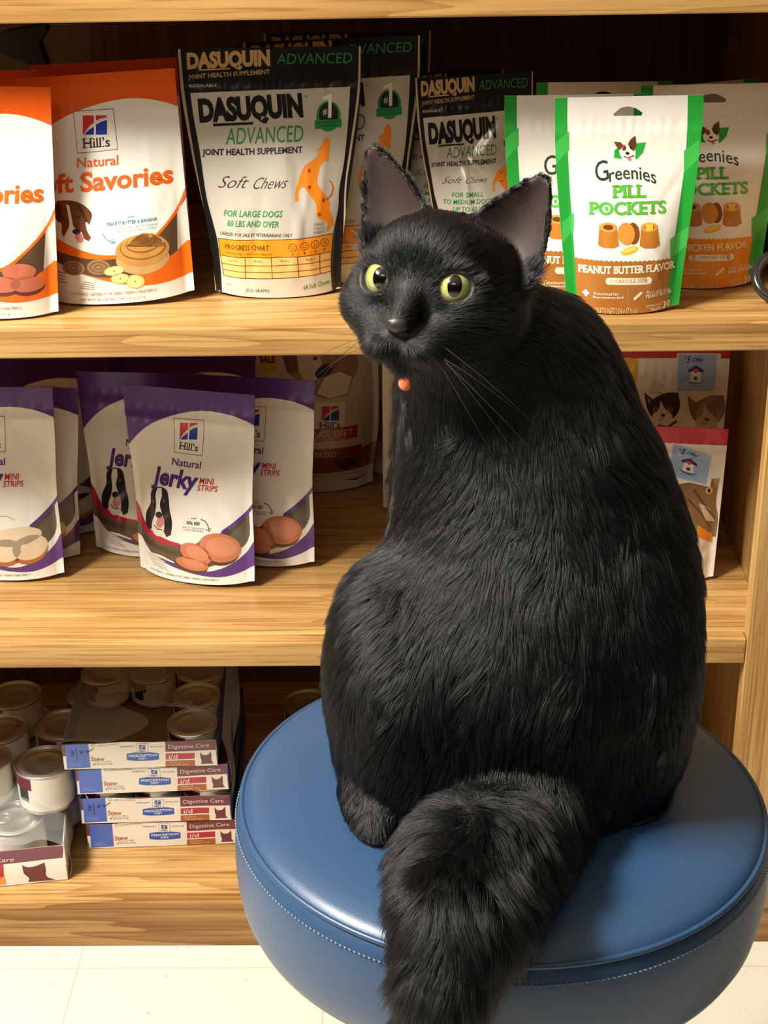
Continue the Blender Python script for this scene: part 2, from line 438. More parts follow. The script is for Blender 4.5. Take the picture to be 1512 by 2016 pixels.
def wrinkles(seed, amp):
    r = np.random.RandomState(seed); K = []
    for _ in range(9):
        th = r.uniform(0, math.pi); f = r.uniform(5, 17); K.append((f * math.cos(th), f * math.sin(th) * .8, r.uniform(0, 6.28), r.uniform(.4, 1) / f * 8))
    cre = [(r.uniform(-.7, .7), r.uniform(.15, .75), r.uniform(-1.1, 1.1), r.uniform(.25, .5), r.uniform(.6, 1.3) * r.choice([-1, 1])) for _ in range(7)]
    def g(s, t):
        z = sum(a * np.sin(fx * s + fy * t * 2.4 + p) for fx, fy, p, a in K) * .16
        for cs, ct, th, ln, am in cre:   # soft creases
            dx, dy = s - cs, (t - ct) * 2
            al = dx * math.sin(th) + dy * math.cos(th); ac = dx * math.cos(th) - dy * math.sin(th)
            z = z + am * 1.1 * np.exp(-(ac / .07) ** 2) * np.exp(-(al / ln) ** 2)
        zip_ = .0008 * np.exp(-((t - .868) / .010) ** 2) + .0006 * np.exp(-((t - .845) / .008) ** 2)
        crk = 1.5 * np.sin(38 * s + 5 * np.sin(3 * s)) * np.exp(-((t - .86) / .035) ** 2) * .35
        edge = np.clip((1 - np.abs(s)) / .18, 0, 1)
        return amp * ((z * smooth01(t, .0, .12) + crk) * edge) + zip_
    return g

class Pouch:
    def __init__(s, W, H, T, wf, seed, amp=.0008, seal=.93):
        s.W, s.H, s.T, s.wf, s.wr, s.seal = W, H, T, wf, wrinkles(seed, amp), seal
        s.wb = wrinkles(seed + 50, amp)
    def depth(s, S, T):
        q = np.clip(1 - (np.abs(S) / s.seal) ** 2.2, 0, 1) ** .85
        prof = (1 - smooth01(T, .22, .80)) * (.80 + .20 * smooth01(T, 0, .2))
        return s.T / 2 * q * prof
    def front(s, S, T):
        w_ = s.wf(T) * s.W / 2
        return np.stack([S * w_, -(s.depth(S, T) + s.wr(S, T)) - .0006 + T * s.H * .105, T * s.H + .004 * (np.abs(S) ** 3) * (1 - smooth01(T, 0, .2)) + 0 * S], -1)
    def back(s, S, T):
        w_ = s.wf(T) * s.W / 2
        return np.stack([S * w_, (s.depth(S, T) + .5 * np.abs(s.wb(S, T))) + .0006 + T * s.H * .105, T * s.H + .004 * (np.abs(S) ** 3) * (1 - smooth01(T, 0, .2)) + 0 * S], -1)
    def base_loops(s, hole=None):
        W, H = s.W, s.H
        L = [[(-W / 2, 0), (W / 2, 0), (W / 2, H), (-W / 2, H)]]
        if hole is not None: L.append(hole)
        return L
    def build(s, art, base_col, back_col, hole=None, gus_col=None):
        f = panel_mesh('front_panel', art, s.base_loops(hole), base_col, s.W, s.H, s.front)
        A2 = Art(art.q, s.W, s.H)
        b = panel_mesh('back_panel', A2, s.base_loops(hole), back_col, s.W, s.H, s.back, nu=16, nv=20, side=1)
        bm = bmesh.new(); n = 24; xs = np.linspace(-1, 1, n + 1); z0 = np.zeros(n + 1)
        F, Bk = s.front(xs, z0), s.back(xs, z0)
        a = [bm.verts.new(p) for p in F]; c = [bm.verts.new(p) for p in Bk]
        mid = [bm.verts.new((p[0] * .98, 0, .016 * (1 - (k / n * 2 - 1) ** 2) + .003)) for k, p in enumerate(F)]
        for k in range(n):
            bm.faces.new((a[k], mid[k], mid[k + 1], a[k + 1])); bm.faces.new((mid[k], c[k], c[k + 1], mid[k + 1]))
        g = bpy.data.meshes.new('bottom_gusset'); bm.to_mesh(g); bm.free(); g.materials.append(film(gus_col or base_col))
        g.polygons.foreach_set('use_smooth', [True] * len(g.polygons))
        return (f, b, g)
def place_pouch(meshes, name, label, cat, P, z, group):
    x, y, yaw, lean, roll, sx, sz = P
    o = thing(name, label, cat, (x, y, z + .0012 + .06 * abs(math.sin(R(roll)))), (0, 0, 0), group)
    o.rotation_mode = 'QUATERNION'
    q = Euler((0, 0, R(yaw))).to_matrix() @ Euler((0, R(roll), 0)).to_matrix()
    o.rotation_quaternion = q.to_quaternion()
    o.scale = (sx, (sx + sz) / 2, sz)
    for nm, me in zip(('front_panel', 'back_panel', 'bottom_gusset'), meshes): link(nm, me, o)
    return o

# ------------------------------------------------------------------ treat pouches: artwork
WHITE = (236, 232, 224)
def hang_hole(A, pts):
    uv = A.uv(pts); return [tuple(p) for p in uv]
EURO = lambda cx, cy, w, h: [(cx - w, cy + h * .1), (cx - w * .95, cy + h * .65), (cx + w * .95, cy + h * .65), (cx + w, cy + h * .1), (cx + w * .8, cy - h * .05),
                             (cx + w * .3, cy - h * .05), (cx + w * .22, cy - h * .6), (cx, cy - h * .85), (cx - w * .22, cy - h * .6), (cx - w * .3, cy - h * .05), (cx - w * .8, cy - h * .05)]

def art_savory(kind):
    W, H = .163, .236
    wf = lambda t: 1 - .04 * (1 - t)
    A = Art([(110, 498), (1090, 432), (315, 1880), (1213, 1852)], W, H, wf)
    OR, OR2 = (238, 108, 22), (226, 92, 18)
    A.poly([(100, 480), (1095, 420), (1130, 670), (1000, 630), (850, 613), (700, 628), (550, 668), (372, 745), (230, 850), (120, 960)], OR2, 1)
    A.poly([(130, 1270), (270, 1395), (400, 1470), (560, 1530), (700, 1550), (860, 1530), (990, 1425), (1100, 1290), (1160, 1150), (1175, 1180), (1110, 1310), (1000, 1440),
            (880, 1545), (720, 1575), (560, 1572), (400, 1540), (275, 1505), (130, 1420)], OR, 2)
    A.poly([(150, 1430), (275, 1505), (400, 1540), (560, 1572), (720, 1575), (880, 1545), (1000, 1440), (1110, 1310), (1106, 1560), (1000, 1640), (800, 1700), (640, 1700), (480, 1655), (340, 1590), (150, 1500)], (92, 66, 48), 1)
    A.poly([(480, 1655), (640, 1692), (820, 1690), (1040, 1600), (1110, 1555), (1168, 1505), (1240, 1500), (1240, 1715), (1050, 1752), (900, 1757), (700, 1722)], OR, 2)
    A.poly([(1104, 1316), (1160, 1200), (1170, 1500), (1108, 1552)], (215, 205, 195), 2)
    hills_logo(A, [(465, 692), (710, 676), (738, 920), (490, 942)], (522, 716, 672, 832), ((527, 912), (692, 902), (523, 856)))
    A.text('Natural', (490, 1028), (744, 1010), (488, 972), (228, 100, 30), bold=.012)
    A.text('Soft Savories', (198, 1188), (1080, 1127), (194, 1082), (226, 96, 22), bold=.03)
    if kind == 'banana':
        A.text('with', (805, 1328), (850, 1325), (804, 1312), (60, 130, 160), res=1)
        A.text('PEANUT BUTTER & BANANA', (682, 1372), (985, 1352), (681, 1350), (50, 120, 160), res=1, bold=.01)
        A.text('AU BEURRE D\u2019ARACHIDES ET BANANES', (705, 1394), (990, 1378), (704, 1382), (120, 160, 180), res=1)
        A.text('CON MANTEQUILLA DE MAN\u00cd Y PL\u00c1TANO', (705, 1414), (985, 1398), (704, 1402), (120, 160, 180), res=1)
        A.line([(656, 1415), (668, 1440), (690, 1460), (730, 1470)], 5, (60, 120, 150)); A.line([(715, 1447), (740, 1472), (705, 1477)], 5, (60, 120, 150))
        # boxer dog face
        BR = (112, 62, 30); A.poly([(345, 1270), (370, 1225), (430, 1222), (500, 1230), (560, 1265), (588, 1300), (572, 1365), (545, 1330), (560, 1400), (585, 1440), (570, 1462), (530, 1440),
                (505, 1470), (440, 1465), (405, 1430), (398, 1360), (375, 1350), (350, 1310)], BR, 3)
        A.poly([(425, 1245), (445, 1250), (462, 1320), (480, 1380), (520, 1400), (540, 1440), (500, 1470), (430, 1475), (405, 1470), (420, 1430), (448, 1370), (440, 1310)], (236, 226, 214), 4)
        A.poly([(345, 1272), (362, 1240), (395, 1260), (400, 1330), (372, 1350)], (78, 42, 22), 4); A.poly([(500, 1240), (540, 1290), (568, 1350), (540, 1345), (515, 1290)], (70, 40, 24), 4)
        A.ell(495, 1405, 26, 17, (50, 36, 34), 5); A.ell(512, 1440, 22, 34, (214, 120, 126), 5, -25)
        A.ell(412, 1330, 8, 6, (28, 20, 18), 5); A.ell(508, 1318, 8, 6, (28, 20, 18), 5)
        # peanut-butter bowl and banana slices
        A.ell(900, 1585, 160, 98, (205, 165, 110), 3); A.ell(898, 1530, 162, 100, (196, 142, 76), 4); A.poly([(800, 1500), (850, 1450), (900, 1420), (960, 1430), (1010, 1470), (1040, 1520)], (190, 134, 68), 4)
        for k, (rx, ry) in enumerate(((135, 72), (100, 50), (62, 30))):
            A.line([(900 + rx * math.cos(R(t)), 1512 - k * 22 + ry * math.sin(R(t))) for t in range(-20, 215, 12)], [3, 6, 8, 9, 9, 9, 9, 9, 9, 9, 9, 9, 9, 9, 8, 7, 6, 5, 4, 3][:20], (142, 96, 42), 5)
        A.ell(905, 1466, 24, 26, (120, 80, 36), 5)
        for cx, cy, rx, ry, ro in ((728, 1650, 62, 30, -8), (765, 1703, 58, 34, 0), (855, 1727, 58, 45, 12)):
            A.ell(cx, cy, rx, ry, (226, 200, 116), 5, ro); A.ell(cx, cy, rx * .86, ry * .84, (240, 222, 150), 6, ro); A.ell(cx, cy, 5, 4, (130, 100, 60), 7)
        for cx, cy in ((475, 1635), (632, 1625)):
            A.ell(cx, cy, 72, 48, (150, 112, 78), 3); A.ring(cx, cy, 50, 32, 8, (112, 80, 54), 4); A.ring(cx, cy, 24, 14, 7, (112, 80, 54), 4)
    else:
        for cx, cy in ((960, 1560), (1015, 1640), (870, 1640)):
            A.ell(cx, cy + 16, 105, 62, (104, 46, 36), 3); A.ell(cx, cy, 104, 52, (196, 112, 84), 4)
    for k in range(4): A.line([(370, 1668 + k * 22), (428 - (k % 3) * 8, 1674 + k * 22)], 7, (150, 140, 132), 3)
    for k in range(4): A.line([(536 - k * 8, 1722 + k * 14), (606, 1730 + k * 14)], 5, (160, 150, 142), 3)
    A.text('DOG TREATS / G\u00c2TERIES POUR CHIENS / PREMIOS PARA PERROS', (455, 1818), (985, 1803), (455, 1798), (150, 110, 80), 4, res=1)
    A.text('NET WT/POIDS NET/PESO NETO 8 oz (227 g)', (520, 1850), (915, 1838), (520, 1836), (130, 120, 112), 4, res=1)
    P = Pouch(W, H, .044, wf, 11)
    return P.build(A, WHITE, (226, 92, 18), hang_hole(A, EURO(568, 556, 98, 30)))

def art_jerky(kind):
    W, H = .162, .233
    wf = lambda t: 1 - .11 * (1 - t) ** .8 - .03 * np.exp(-((t - .45) / .2) ** 2)
    A = Art([(12, 218), (715, 272), (146, 1170), (748, 1225)], W, H, wf)
    PU = (88, 52, 130)
    A.poly([(-20, 190), (740, 240), (770, 450), (735, 428), (640, 384), (540, 359), (450, 350), (350, 358), (250, 384), (150, 430), (70, 505), (30, 570), (20, 560)], PU, 1)
    A.poly([(770, 690), (748, 765), (700, 838), (640, 893), (590, 928), (596, 942), (650, 910), (712, 850), (752, 782), (775, 740)], PU, 3)
    A.poly([(100, 800), (130, 850), (165, 903), (220, 945), (300, 975), (385, 990), (470, 985), (590, 935), (650, 905), (706, 855), (706, 1000), (640, 1060), (540, 1110), (400, 1100), (280, 1062), (215, 1052), (140, 990), (90, 930)], (92, 82, 66), 1)
    A.line([(150, 985), (260, 1020), (380, 1040)], 26, (74, 66, 54), 2); A.line([(600, 960), (690, 880)], 24, (74, 64, 52), 2)
    BA = (178, 36, 72)
    A.poly([(80, 760), (130, 840), (165, 893), (220, 935), (300, 968), (388, 985), (385, 1000), (300, 995), (215, 972), (150, 935), (90, 870)], BA, 3)
    A.poly([(80, 960), (150, 995), (215, 1055), (300, 1080), (400, 1105), (520, 1135), (620, 1115), (700, 1060), (745, 995), (790, 990), (790, 1120), (745, 1137), (680, 1160), (600, 1170), (500, 1156), (400, 1130), (300, 1096)], PU, 2)
    A.poly([(80, 950), (160, 1000), (215, 1056), (300, 1096), (200, 1075), (90, 1040)], WHITE, 3)
    hills_logo(A, [(297, 385), (457, 396), (457, 568), (309, 552)], (331, 409, 424, 491), ((334, 536), (432, 548), (336, 503)), lw=2.5)
    A.text('Natural', (303, 612), (457, 629), (304, 579), (82, 48, 126), bold=.012)
    A.text('Jerky', (203, 699), (447, 726), (212, 622), (82, 48, 126), bold=.035)
    A.text('MINI', (459, 697), (531, 703), (461, 669), (196, 52, 44), bold=.015); A.text('STRIPS', (453, 729), (555, 737), (455, 703), (196, 52, 44), bold=.015)
    if kind == 'beef':
        A.text('with', (438, 862), (466, 865), (438, 852), (70, 64, 60), res=1); A.text('REAL BEEF', (418, 887), (487, 893), (418, 872), (60, 55, 50), res=1, bold=.02)
        A.text('AVEC DU VRAI BOEUF', (398, 906), (508, 915), (398, 898), (130, 124, 116), res=1); A.text('CON RES VERDADERA', (398, 918), (508, 927), (398, 910), (130, 124, 116), res=1)
        A.line([(488, 864), (510, 872), (526, 892), (534, 918)], 4, (70, 66, 62)); A.line([(518, 912), (536, 924), (542, 906)], 4, (70, 66, 62))
        for cx, cy, rx, ry, ro in ((452, 1092, 88, 34, 14), (472, 1038, 88, 50, 28), (586, 1012, 104, 72, 28)):
            c, q = math.cos(R(ro)), math.sin(R(ro))
            A.ell(cx - 8, cy + 14, rx, ry, (78, 62, 50), 4, ro); A.ell(cx, cy, rx * .98, ry * .96, (196, 118, 86), 5, ro); A.ell(cx + 8, cy - 4, rx * .7, ry * .66, (208, 134, 102), 6, ro)
        # spaniel: white blaze between black ears
        BK = (40, 36, 38)
        A.poly([(205, 740), (230, 722), (262, 718), (292, 732), (308, 770), (322, 830), (340, 890), (338, 945), (312, 960), (290, 930), (230, 925), (200, 935), (180, 905), (182, 850), (205, 800)], BK, 4)
        A.poly([(238, 724), (262, 722), (268, 760), (262, 800), (282, 850), (296, 900), (290, 945), (262, 962), (232, 948), (222, 905), (238, 850), (240, 800), (232, 760)], (226, 222, 216), 5)
        A.ell(262, 852, 20, 16, (54, 46, 48), 6); A.ell(272, 888, 22, 30, (200, 128, 126), 6, 20); A.ell(285, 782, 7, 7, (96, 84, 78), 6); A.ell(222, 790, 7, 6, (96, 84, 78), 6)
        A.line([(236, 905), (256, 925), (286, 925)], 6, (96, 80, 74), 7)
    else:
        A.line([(430, 862), (480, 868), (520, 890)], 4, (190, 170, 130))
        for cx, cy, rx, ry in ((520, 975, 130, 52), (468, 1040, 84, 66), (590, 1040, 86, 70)):
            A.ell(cx, cy + 18, rx, ry, (176, 104, 56), 4); A.ell(cx, cy, rx * .98, ry * .92, (222, 204, 176), 5)
        BK = (60, 50, 46); A.ell(250, 850, 60, 90, BK, 4); A.ell(252, 870, 34, 72, (226, 222, 216), 5)
    for k in range(6): A.line([(190 + k * 8, 1062 + k * 12), (300 + (k % 3) * 12, 1080 + k * 12)], 4, (168, 162, 156), 4)
    A.text('DOG TREATS / G\u00c2TERIES POUR CHIENS / PREMIOS PARA PERROS', (215, 1156), (588, 1190), (216, 1144), (120, 114, 108), 4, res=1)
    A.text('NET WT/POIDS NET/PESO NETO 7.1 oz (201 g)', (270, 1194), (541, 1221), (271, 1180), (96, 90, 86), 4, res=1)
    P = Pouch(W, H, .042, wf, 23 if kind == 'beef' else 29)
    return P.build(A, WHITE, PU, hang_hole(A, EURO(362, 300, 62, 22)))

def script_line(A, pts, wd, col): A.line(pts, wd, col, 5)
def art_joint(kind):
    large = kind == 'large'
    W, H = (.190, .254) if large else (.126, .254)
    wf = lambda t: .725 + .275 * smooth01(t, .04, .92)
    A = Art([(45, 140), (1300, 130), (310, 1815), (1190, 1790)], W, H, wf)
    if not large: A.remap = ([-500, 140, 615, 750, 830, 1055, 1310, 1815, 2500], [-500, 140, 668, 772, 846, 985, 1200, 1815, 2500])
    SI, BKc, GR, OG, GO = pbr('silver_film', rgb(218, 211, 198), .24, .25, .5, .6, .07), (22, 20, 20), (40, 140, 72), (236, 134, 28), (196, 164, 110)
    A.poly([(132, 428), (1232, 393), (1222, 600), (1195, 900), (1165, 1080), (1160, 1200), (1125, 1380), (1112, 1600), (1136, 1900), (365, 1900), (345, 1600), (322, 1420), (290, 1300), (248, 1150), (200, 830), (150, 560)], SI, 1)
    for sgn, e in ((0, [(45, 130), (62, 130), (92, 430), (165, 880), (232, 1250), (262, 1400), (320, 1830), (300, 1830), (250, 1400), (215, 1250), (150, 880), (70, 430)]),
                   (1, [(1300, 120), (1288, 120), (1282, 420), (1235, 800), (1205, 1050), (1200, 1300), (1190, 1800), (1202, 1800), (1212, 1300), (1216, 1050), (1250, 800), (1298, 420)])):
        A.poly(e, (196, 176, 140), 2)
    A.text('DASUQUIN', (110, 265), (680, 246), (106, 172), GO, bold=.055); A.line([(190, 278), (405, 270)], 9, GO, 5)
    A.text('ADVANCED', (725, 243), (1240, 238), (730, 176), (52, 138, 74), bold=-.004)
    A.text('JOINT HEALTH SUPPLEMENT', (118, 336), (680, 305), (117, 308), (176, 150, 104), bold=.03, res=1)
    A.text('RESEALABLE', (127, 390), (313, 387), (127, 371), (200, 192, 180), res=1, bold=.012)
    A.text('DASUQUIN', (196, 614), (912, 580), (182, 478), (20, 18, 20), bold=.06)
    A.text('\u00ae', (918, 466), (946, 465), (918, 446), (60, 56, 52), res=1)
    A.line([(290, 640), (566, 629)], 17, (20, 18, 20), 5)
    A.text('ADVANCED', (378, 768), (910, 750), (384, 662), GR, bold=.0)
    A.text('JOINT HEALTH SUPPLEMENT', (215, 841), (910, 822), (214, 802), (28, 26, 26), bold=.03, res=2)
    A.text('Soft', (326, 1058), (530, 1052), (345, 978), (60, 56, 54), bold=-.012, shear=.35); A.text('Chews', (568, 1055), (800, 1048), (590, 980), (60, 56, 54), bold=-.012, shear=.35)
    if large:
        A.text('FOR LARGE DOGS', (370, 1245), (775, 1236), (374, 1204), GR, bold=.01, shear=.08, res=2); A.text('60 LBS AND OVER', (395, 1311), (752, 1305), (398, 1270), GR, bold=.01, shear=.08, res=2)
    else:
        A.text('FOR SMALL', (430, 1185), (760, 1178), (433, 1142), GR, bold=.01, shear=.08, res=2); A.text('TO MEDIUM DOGS', (340, 1252), (850, 1242), (343, 1210), GR, bold=.01, shear=.08, res=2); A.text('UP TO 60 LBS', (440, 1318), (800, 1310), (443, 1277), GR, bold=.01, shear=.08, res=2)
    A.text('LABELED FOR SALE BY VETERINARIANS ONLY', (345, 1380), (845, 1370), (347, 1356), (70, 66, 62), shear=.1, res=1)
    # leaping dog silhouette
    dog = [(1080, 718), (1096, 745), (1094, 830), (1088, 882), (1062, 872), (1040, 900), (1020, 960), (1014, 1020), (1040, 1062), (1075, 1108), (1098, 1150), (1100, 1205), (1120, 1260), (1126, 1305), (1104, 1328), (1090, 1348),
           (1076, 1345), (1086, 1300), (1060, 1272), (1014, 1246), (1008, 1160), (960, 1092), (930, 1052), (905, 1045), (885, 1080), (886, 1130), (862, 1140), (860, 1090), (874, 1030), (890, 980), (922, 910), (980, 870), (1010, 842), (1022, 812), (1002, 808), (1040, 772), (1058, 728)]
    A.poly(dog, OG, 3); A.line([(1078, 1138), (1112, 1105), (1124, 1060), (1112, 1022), (1092, 1008)], [12, 12, 10, 9, 6], (196, 104, 36), 3)
    for cx, cy in ((957, 938), (960, 1044), (1057, 1135), (1030, 1228)): A.ell(cx, cy, 11, 13, (150, 76, 26), 4)
    A.line([(985, 800), (1080, 790)], 3, (150, 76, 26), 4) if False else None
    # medal
    A.ell(1085, 585, 84, 100, GR, 2); A.ell(1085, 575, 66, 80, (34, 34, 32), 3); A.poly([(990, 612), (1175, 604), (1178, 658), (992, 668)], GR, 4)
    A.text('#', (1045, 575), (1075, 573), (1045, 535), (236, 232, 224), 5, res=1)
    A.poly([(1040, 462), (1105, 434), (1105, 595), (1082, 597), (1082, 470), (1044, 478)], (236, 232, 224), 5)
    A.text('RECOMMENDED BY', (1004, 634), (1164, 628), (1004, 620), (16, 60, 34), 6, res=1); A.text('VETERINARIANS', (1024, 654), (1146, 650), (1024, 641), (16, 60, 34), 6, res=1)
    for k, t in enumerate(('SUPPORT', 'YOUR DOG\u2019S', 'MOBILITY')): A.text(t, (994, 1306 + k * 27), (1068, 1303 + k * 27), (994, 1288 + k * 27), (84, 78, 72), res=1)
    A.poly([(330, 1410), (1124, 1374), (1110, 1500), (345, 1530)], (240, 146, 30), 2); A.poly([(345, 1530), (1110, 1500), (1112, 1645), (372, 1682)], (244, 186, 112), 2)
    DK = (96, 56, 24)
    A.text('PROGRESS CHART', (380, 1475), (686, 1466), (380, 1440), DK, res=1, bold=.01); A.text('Track your dog\u2019s comfort and mobility level!', (386, 1506), (708, 1498), (386, 1493), DK, res=1)
    for k, cx in enumerate((850, 930, 1003, 1068)):
        cy = 1444 - k * 6; A.ring(cx, cy, 27, 27, 4, DK, 3, 18); A.ell(cx - 9, cy - 8, 4, 4, DK, 4, n=8); A.ell(cx + 9, cy - 8, 4, 4, DK, 4, n=8)
        m = (12, 8, 0, -9)[k]; A.line([(cx - 13, cy + 8 - m * .3), (cx, cy + 8 + m * .6), (cx + 13, cy + 8 - m * .3)], 4, DK, 4)
        A.text('ABCD'[k], (cx - 5, 1498 - k * 5), (cx + 9, 1498 - k * 5), (cx - 5, 1482 - k * 5), DK, 4, res=1, bold=.03)
    for l in ([(345, 1530), (1110, 1500)], [(355, 1590), (1110, 1555)], [(365, 1635), (1112, 1605)], [(372, 1682), (1112, 1645)], [(330, 1410), (345, 1530), (372, 1682)], [(520, 1523), (526, 1676)], [(703, 1516), (712, 1668)], [(883, 1509), (895, 1660)], [(1036, 1503), (1040, 1650)], [(330, 1410), (1124, 1374)]):
        A.line(l, 5, DK, 3)
    for k, (t, x) in enumerate((('Score Date', 405), ('Week 1', 580), ('Week 2', 765), ('Week 3', 940))): A.text(t, (x, 1562 - k * 7), (x + 62, 1560 - k * 7), (x, 1546 - k * 7), DK, 4, res=1)
    A.text('NET WT', (395, 1748), (430, 1746), (395, 1735), (90, 84, 78), res=1); A.text('(512 GRAMS)' if large else '(256 GRAMS)', (528, 1772), (692, 1764), (528, 1750), (70, 66, 62), res=1)
    A.text('64 Soft Chews', (925, 1752), (1108, 1732), (925, 1718), GR, bold=.012, res=1)
    P = Pouch(W, H, .046, wf, 31 if large else 37, .0017)
    return P.build(A, BKc, (24, 22, 22), None, (214, 206, 192))

def art_pill(kind):
    W, H = .148, .213
    wf = lambda t: .78 + .22 * smooth01(t, -.15, .95)
    A = Art([(325, 222), (1155, 198), (372, 1400), (1015, 1385)], W, H, wf)
    GN, DG, LG = (40, 158, 58), (36, 62, 46), (92, 178, 62)
    BRN = (168, 106, 42) if kind == 'peanut' else (232, 138, 22)
    zz = []
    for k in range(61):
        x = 300 + 800 * k / 60; zz.append((x, 1090 - 4 * (k / 60) + (5 if k % 2 else -3)))
    A.poly(zz + [(1100, 1500), (300, 1500)], BRN, 1)
    A.poly([(300, 200), (394, 218), (400, 700), (430, 1250), (442, 1480), (300, 1480)], GN, 2); A.poly([(1190, 180), (1066, 200), (1052, 560), (985, 1000), (945, 1250), (950, 1480), (1190, 1480)], GN, 2)
    for x0, x1, y in ((325, 400, 460), (1045, 1130, 500), (355, 420, 900), (960, 1070, 980)):
        A.poly([(x0, y), (x1, y - 60), (x1, y + 40), (x0, y + 120)], (66, 180, 78), 3)
    A.poly([(650, 540), (655, 500), (690, 468), (730, 470), (700, 545)], GN, 2); A.poly([(780, 460), (832, 455), (815, 510), (775, 550), (760, 500)], GN, 2)
    W1 = (240, 234, 226)
    A.poly([(682, 490), (700, 465), (730, 455), (762, 465), (772, 500), (768, 535), (740, 552), (705, 550), (684, 520)], W1, 3)
    A.poly([(652, 452), (690, 456), (704, 472), (684, 500), (664, 478)], (110, 66, 40), 4); A.poly([(730, 465), (745, 440), (772, 420), (778, 470), (764, 505), (742, 490)], (96, 56, 34), 4)
    A.ell(708, 486, 13, 17, (150, 92, 60), 4); A.ell(711, 487, 5, 5, (30, 22, 20), 5, n=10); A.ell(748, 484, 5, 5, (20, 16, 14), 5, n=10); A.ell(727, 515, 11, 8, (30, 26, 26), 5)
    A.line([(705, 530), (728, 540), (765, 526)], 7, (120, 70, 56), 5); A.ell(738, 545, 9, 10, (210, 110, 110), 5)
    A.text('G', (545, 668), (618, 655), (540, 562), DG, bold=.0, slab=False); A.text('reenies', (620, 645), (885, 655), (618, 575), DG, bold=.004, arch=22)
    A.text('PILL', (640, 750), (825, 746), (640, 686), LG, bold=.035, slab=True); A.text('POCKETS', (506, 842), (938, 832), (508, 778), LG, bold=.035, slab=True)
    A.ell(600, 808, 9, 12, LG, 6)
    TA, TD, TL_ = (184, 118, 44), (128, 70, 20), (214, 150, 70)
    for cx, cy, fr in ((606, 955, 0), (838, 955, 1)):
        A.poly([(cx - 48, cy - 50), (cx + 48, cy - 50), (cx + 58, cy + 50), (cx + 30, cy + 64), (cx - 30, cy + 64), (cx - 58, cy + 50)], TA, 3); A.ell(cx, cy - 48, 50, 26, TL_, 4); A.ell(cx, cy - 48, 27, 14, (104, 56, 20), 5)
        if fr: A.poly([(cx - 22, cy - 70), (cx + 22, cy - 70), (cx + 20, cy - 28), (cx - 20, cy - 28)], (236, 190, 70), 6)
    A.ell(745, 938, 36, 58, TD, 4); A.ell(706, 940, 48, 60, (206, 140, 58), 5); A.ell(722, 1030, 52, 20, (236, 178, 60), 3, -18); A.ell(722, 1026, 44, 12, (246, 200, 90), 4, -18)
    CR = (240, 228, 206)
    if kind == 'peanut': A.text('PEANUT BUTTER FLAVOR', (442, 1166), (990, 1146), (442, 1126), CR, bold=.04, slab=True)
    else: A.text('CHICKEN FLAVOR', (520, 1166), (930, 1150), (520, 1126), (246, 214, 160), bold=.04, slab=True)
    A.ell(608, 1204, 21, 21, CR, 3); A.ell(828, 1200, 21, 21, CR, 3); A.rect(608, 1183, 828, 1223, CR, 3); A.text('CAPSULE SIZE', (638, 1213), (818, 1207), (638, 1192), (176, 142, 96), res=1)
    A.rect(462, 1279, 497, 1293, W1, 3); A.rect(473, 1267, 487, 1306, W1, 3)
    A.text('Veterinarian', (520, 1291), (660, 1284), (520, 1273), CR, res=1, bold=.01); A.text('Recommended', (520, 1311), (686, 1303), (520, 1296), CR, res=1, bold=.02)
    A.line([(712, 1255), (712, 1325)], 3, (200, 150, 90), 3)
    for k in range(3): A.ell(755 + k * 14, 1302 - k * 13, 13, 9, CR, 4, -40)
    A.text('Made with Real', (820, 1280), (955, 1274), (820, 1262), CR, res=1); A.text('PEANUT BUTTER' if kind == 'peanut' else 'REAL CHICKEN', (818, 1305), (970, 1296), (818, 1284), CR, res=1, bold=.03)
    A.text('30 POCKETS NET 224 g (7.9 oz)', (470, 1404), (768, 1392), (470, 1368), (226, 196, 150), res=1); A.text('30', (918, 1380), (962, 1377), (918, 1340), CR, res=1, bold=.03)
    A.text('NATURAL DOG', (818, 1362), (905, 1358), (818, 1348), CR, 4, res=1); A.text('TREATS', (840, 1386), (905, 1382), (840, 1370), CR, 4, res=1)
    hole = hang_hole(A, [(650, 304), (655, 316), (808, 313), (815, 297), (775, 272), (732, 263), (690, 272)])
    P = Pouch(W, H, .036, wf, 41 if kind == 'peanut' else 43, .0006)
    P.seal = .86
    return P.build(A, WHITE, (220, 214, 204), hole, BRN)

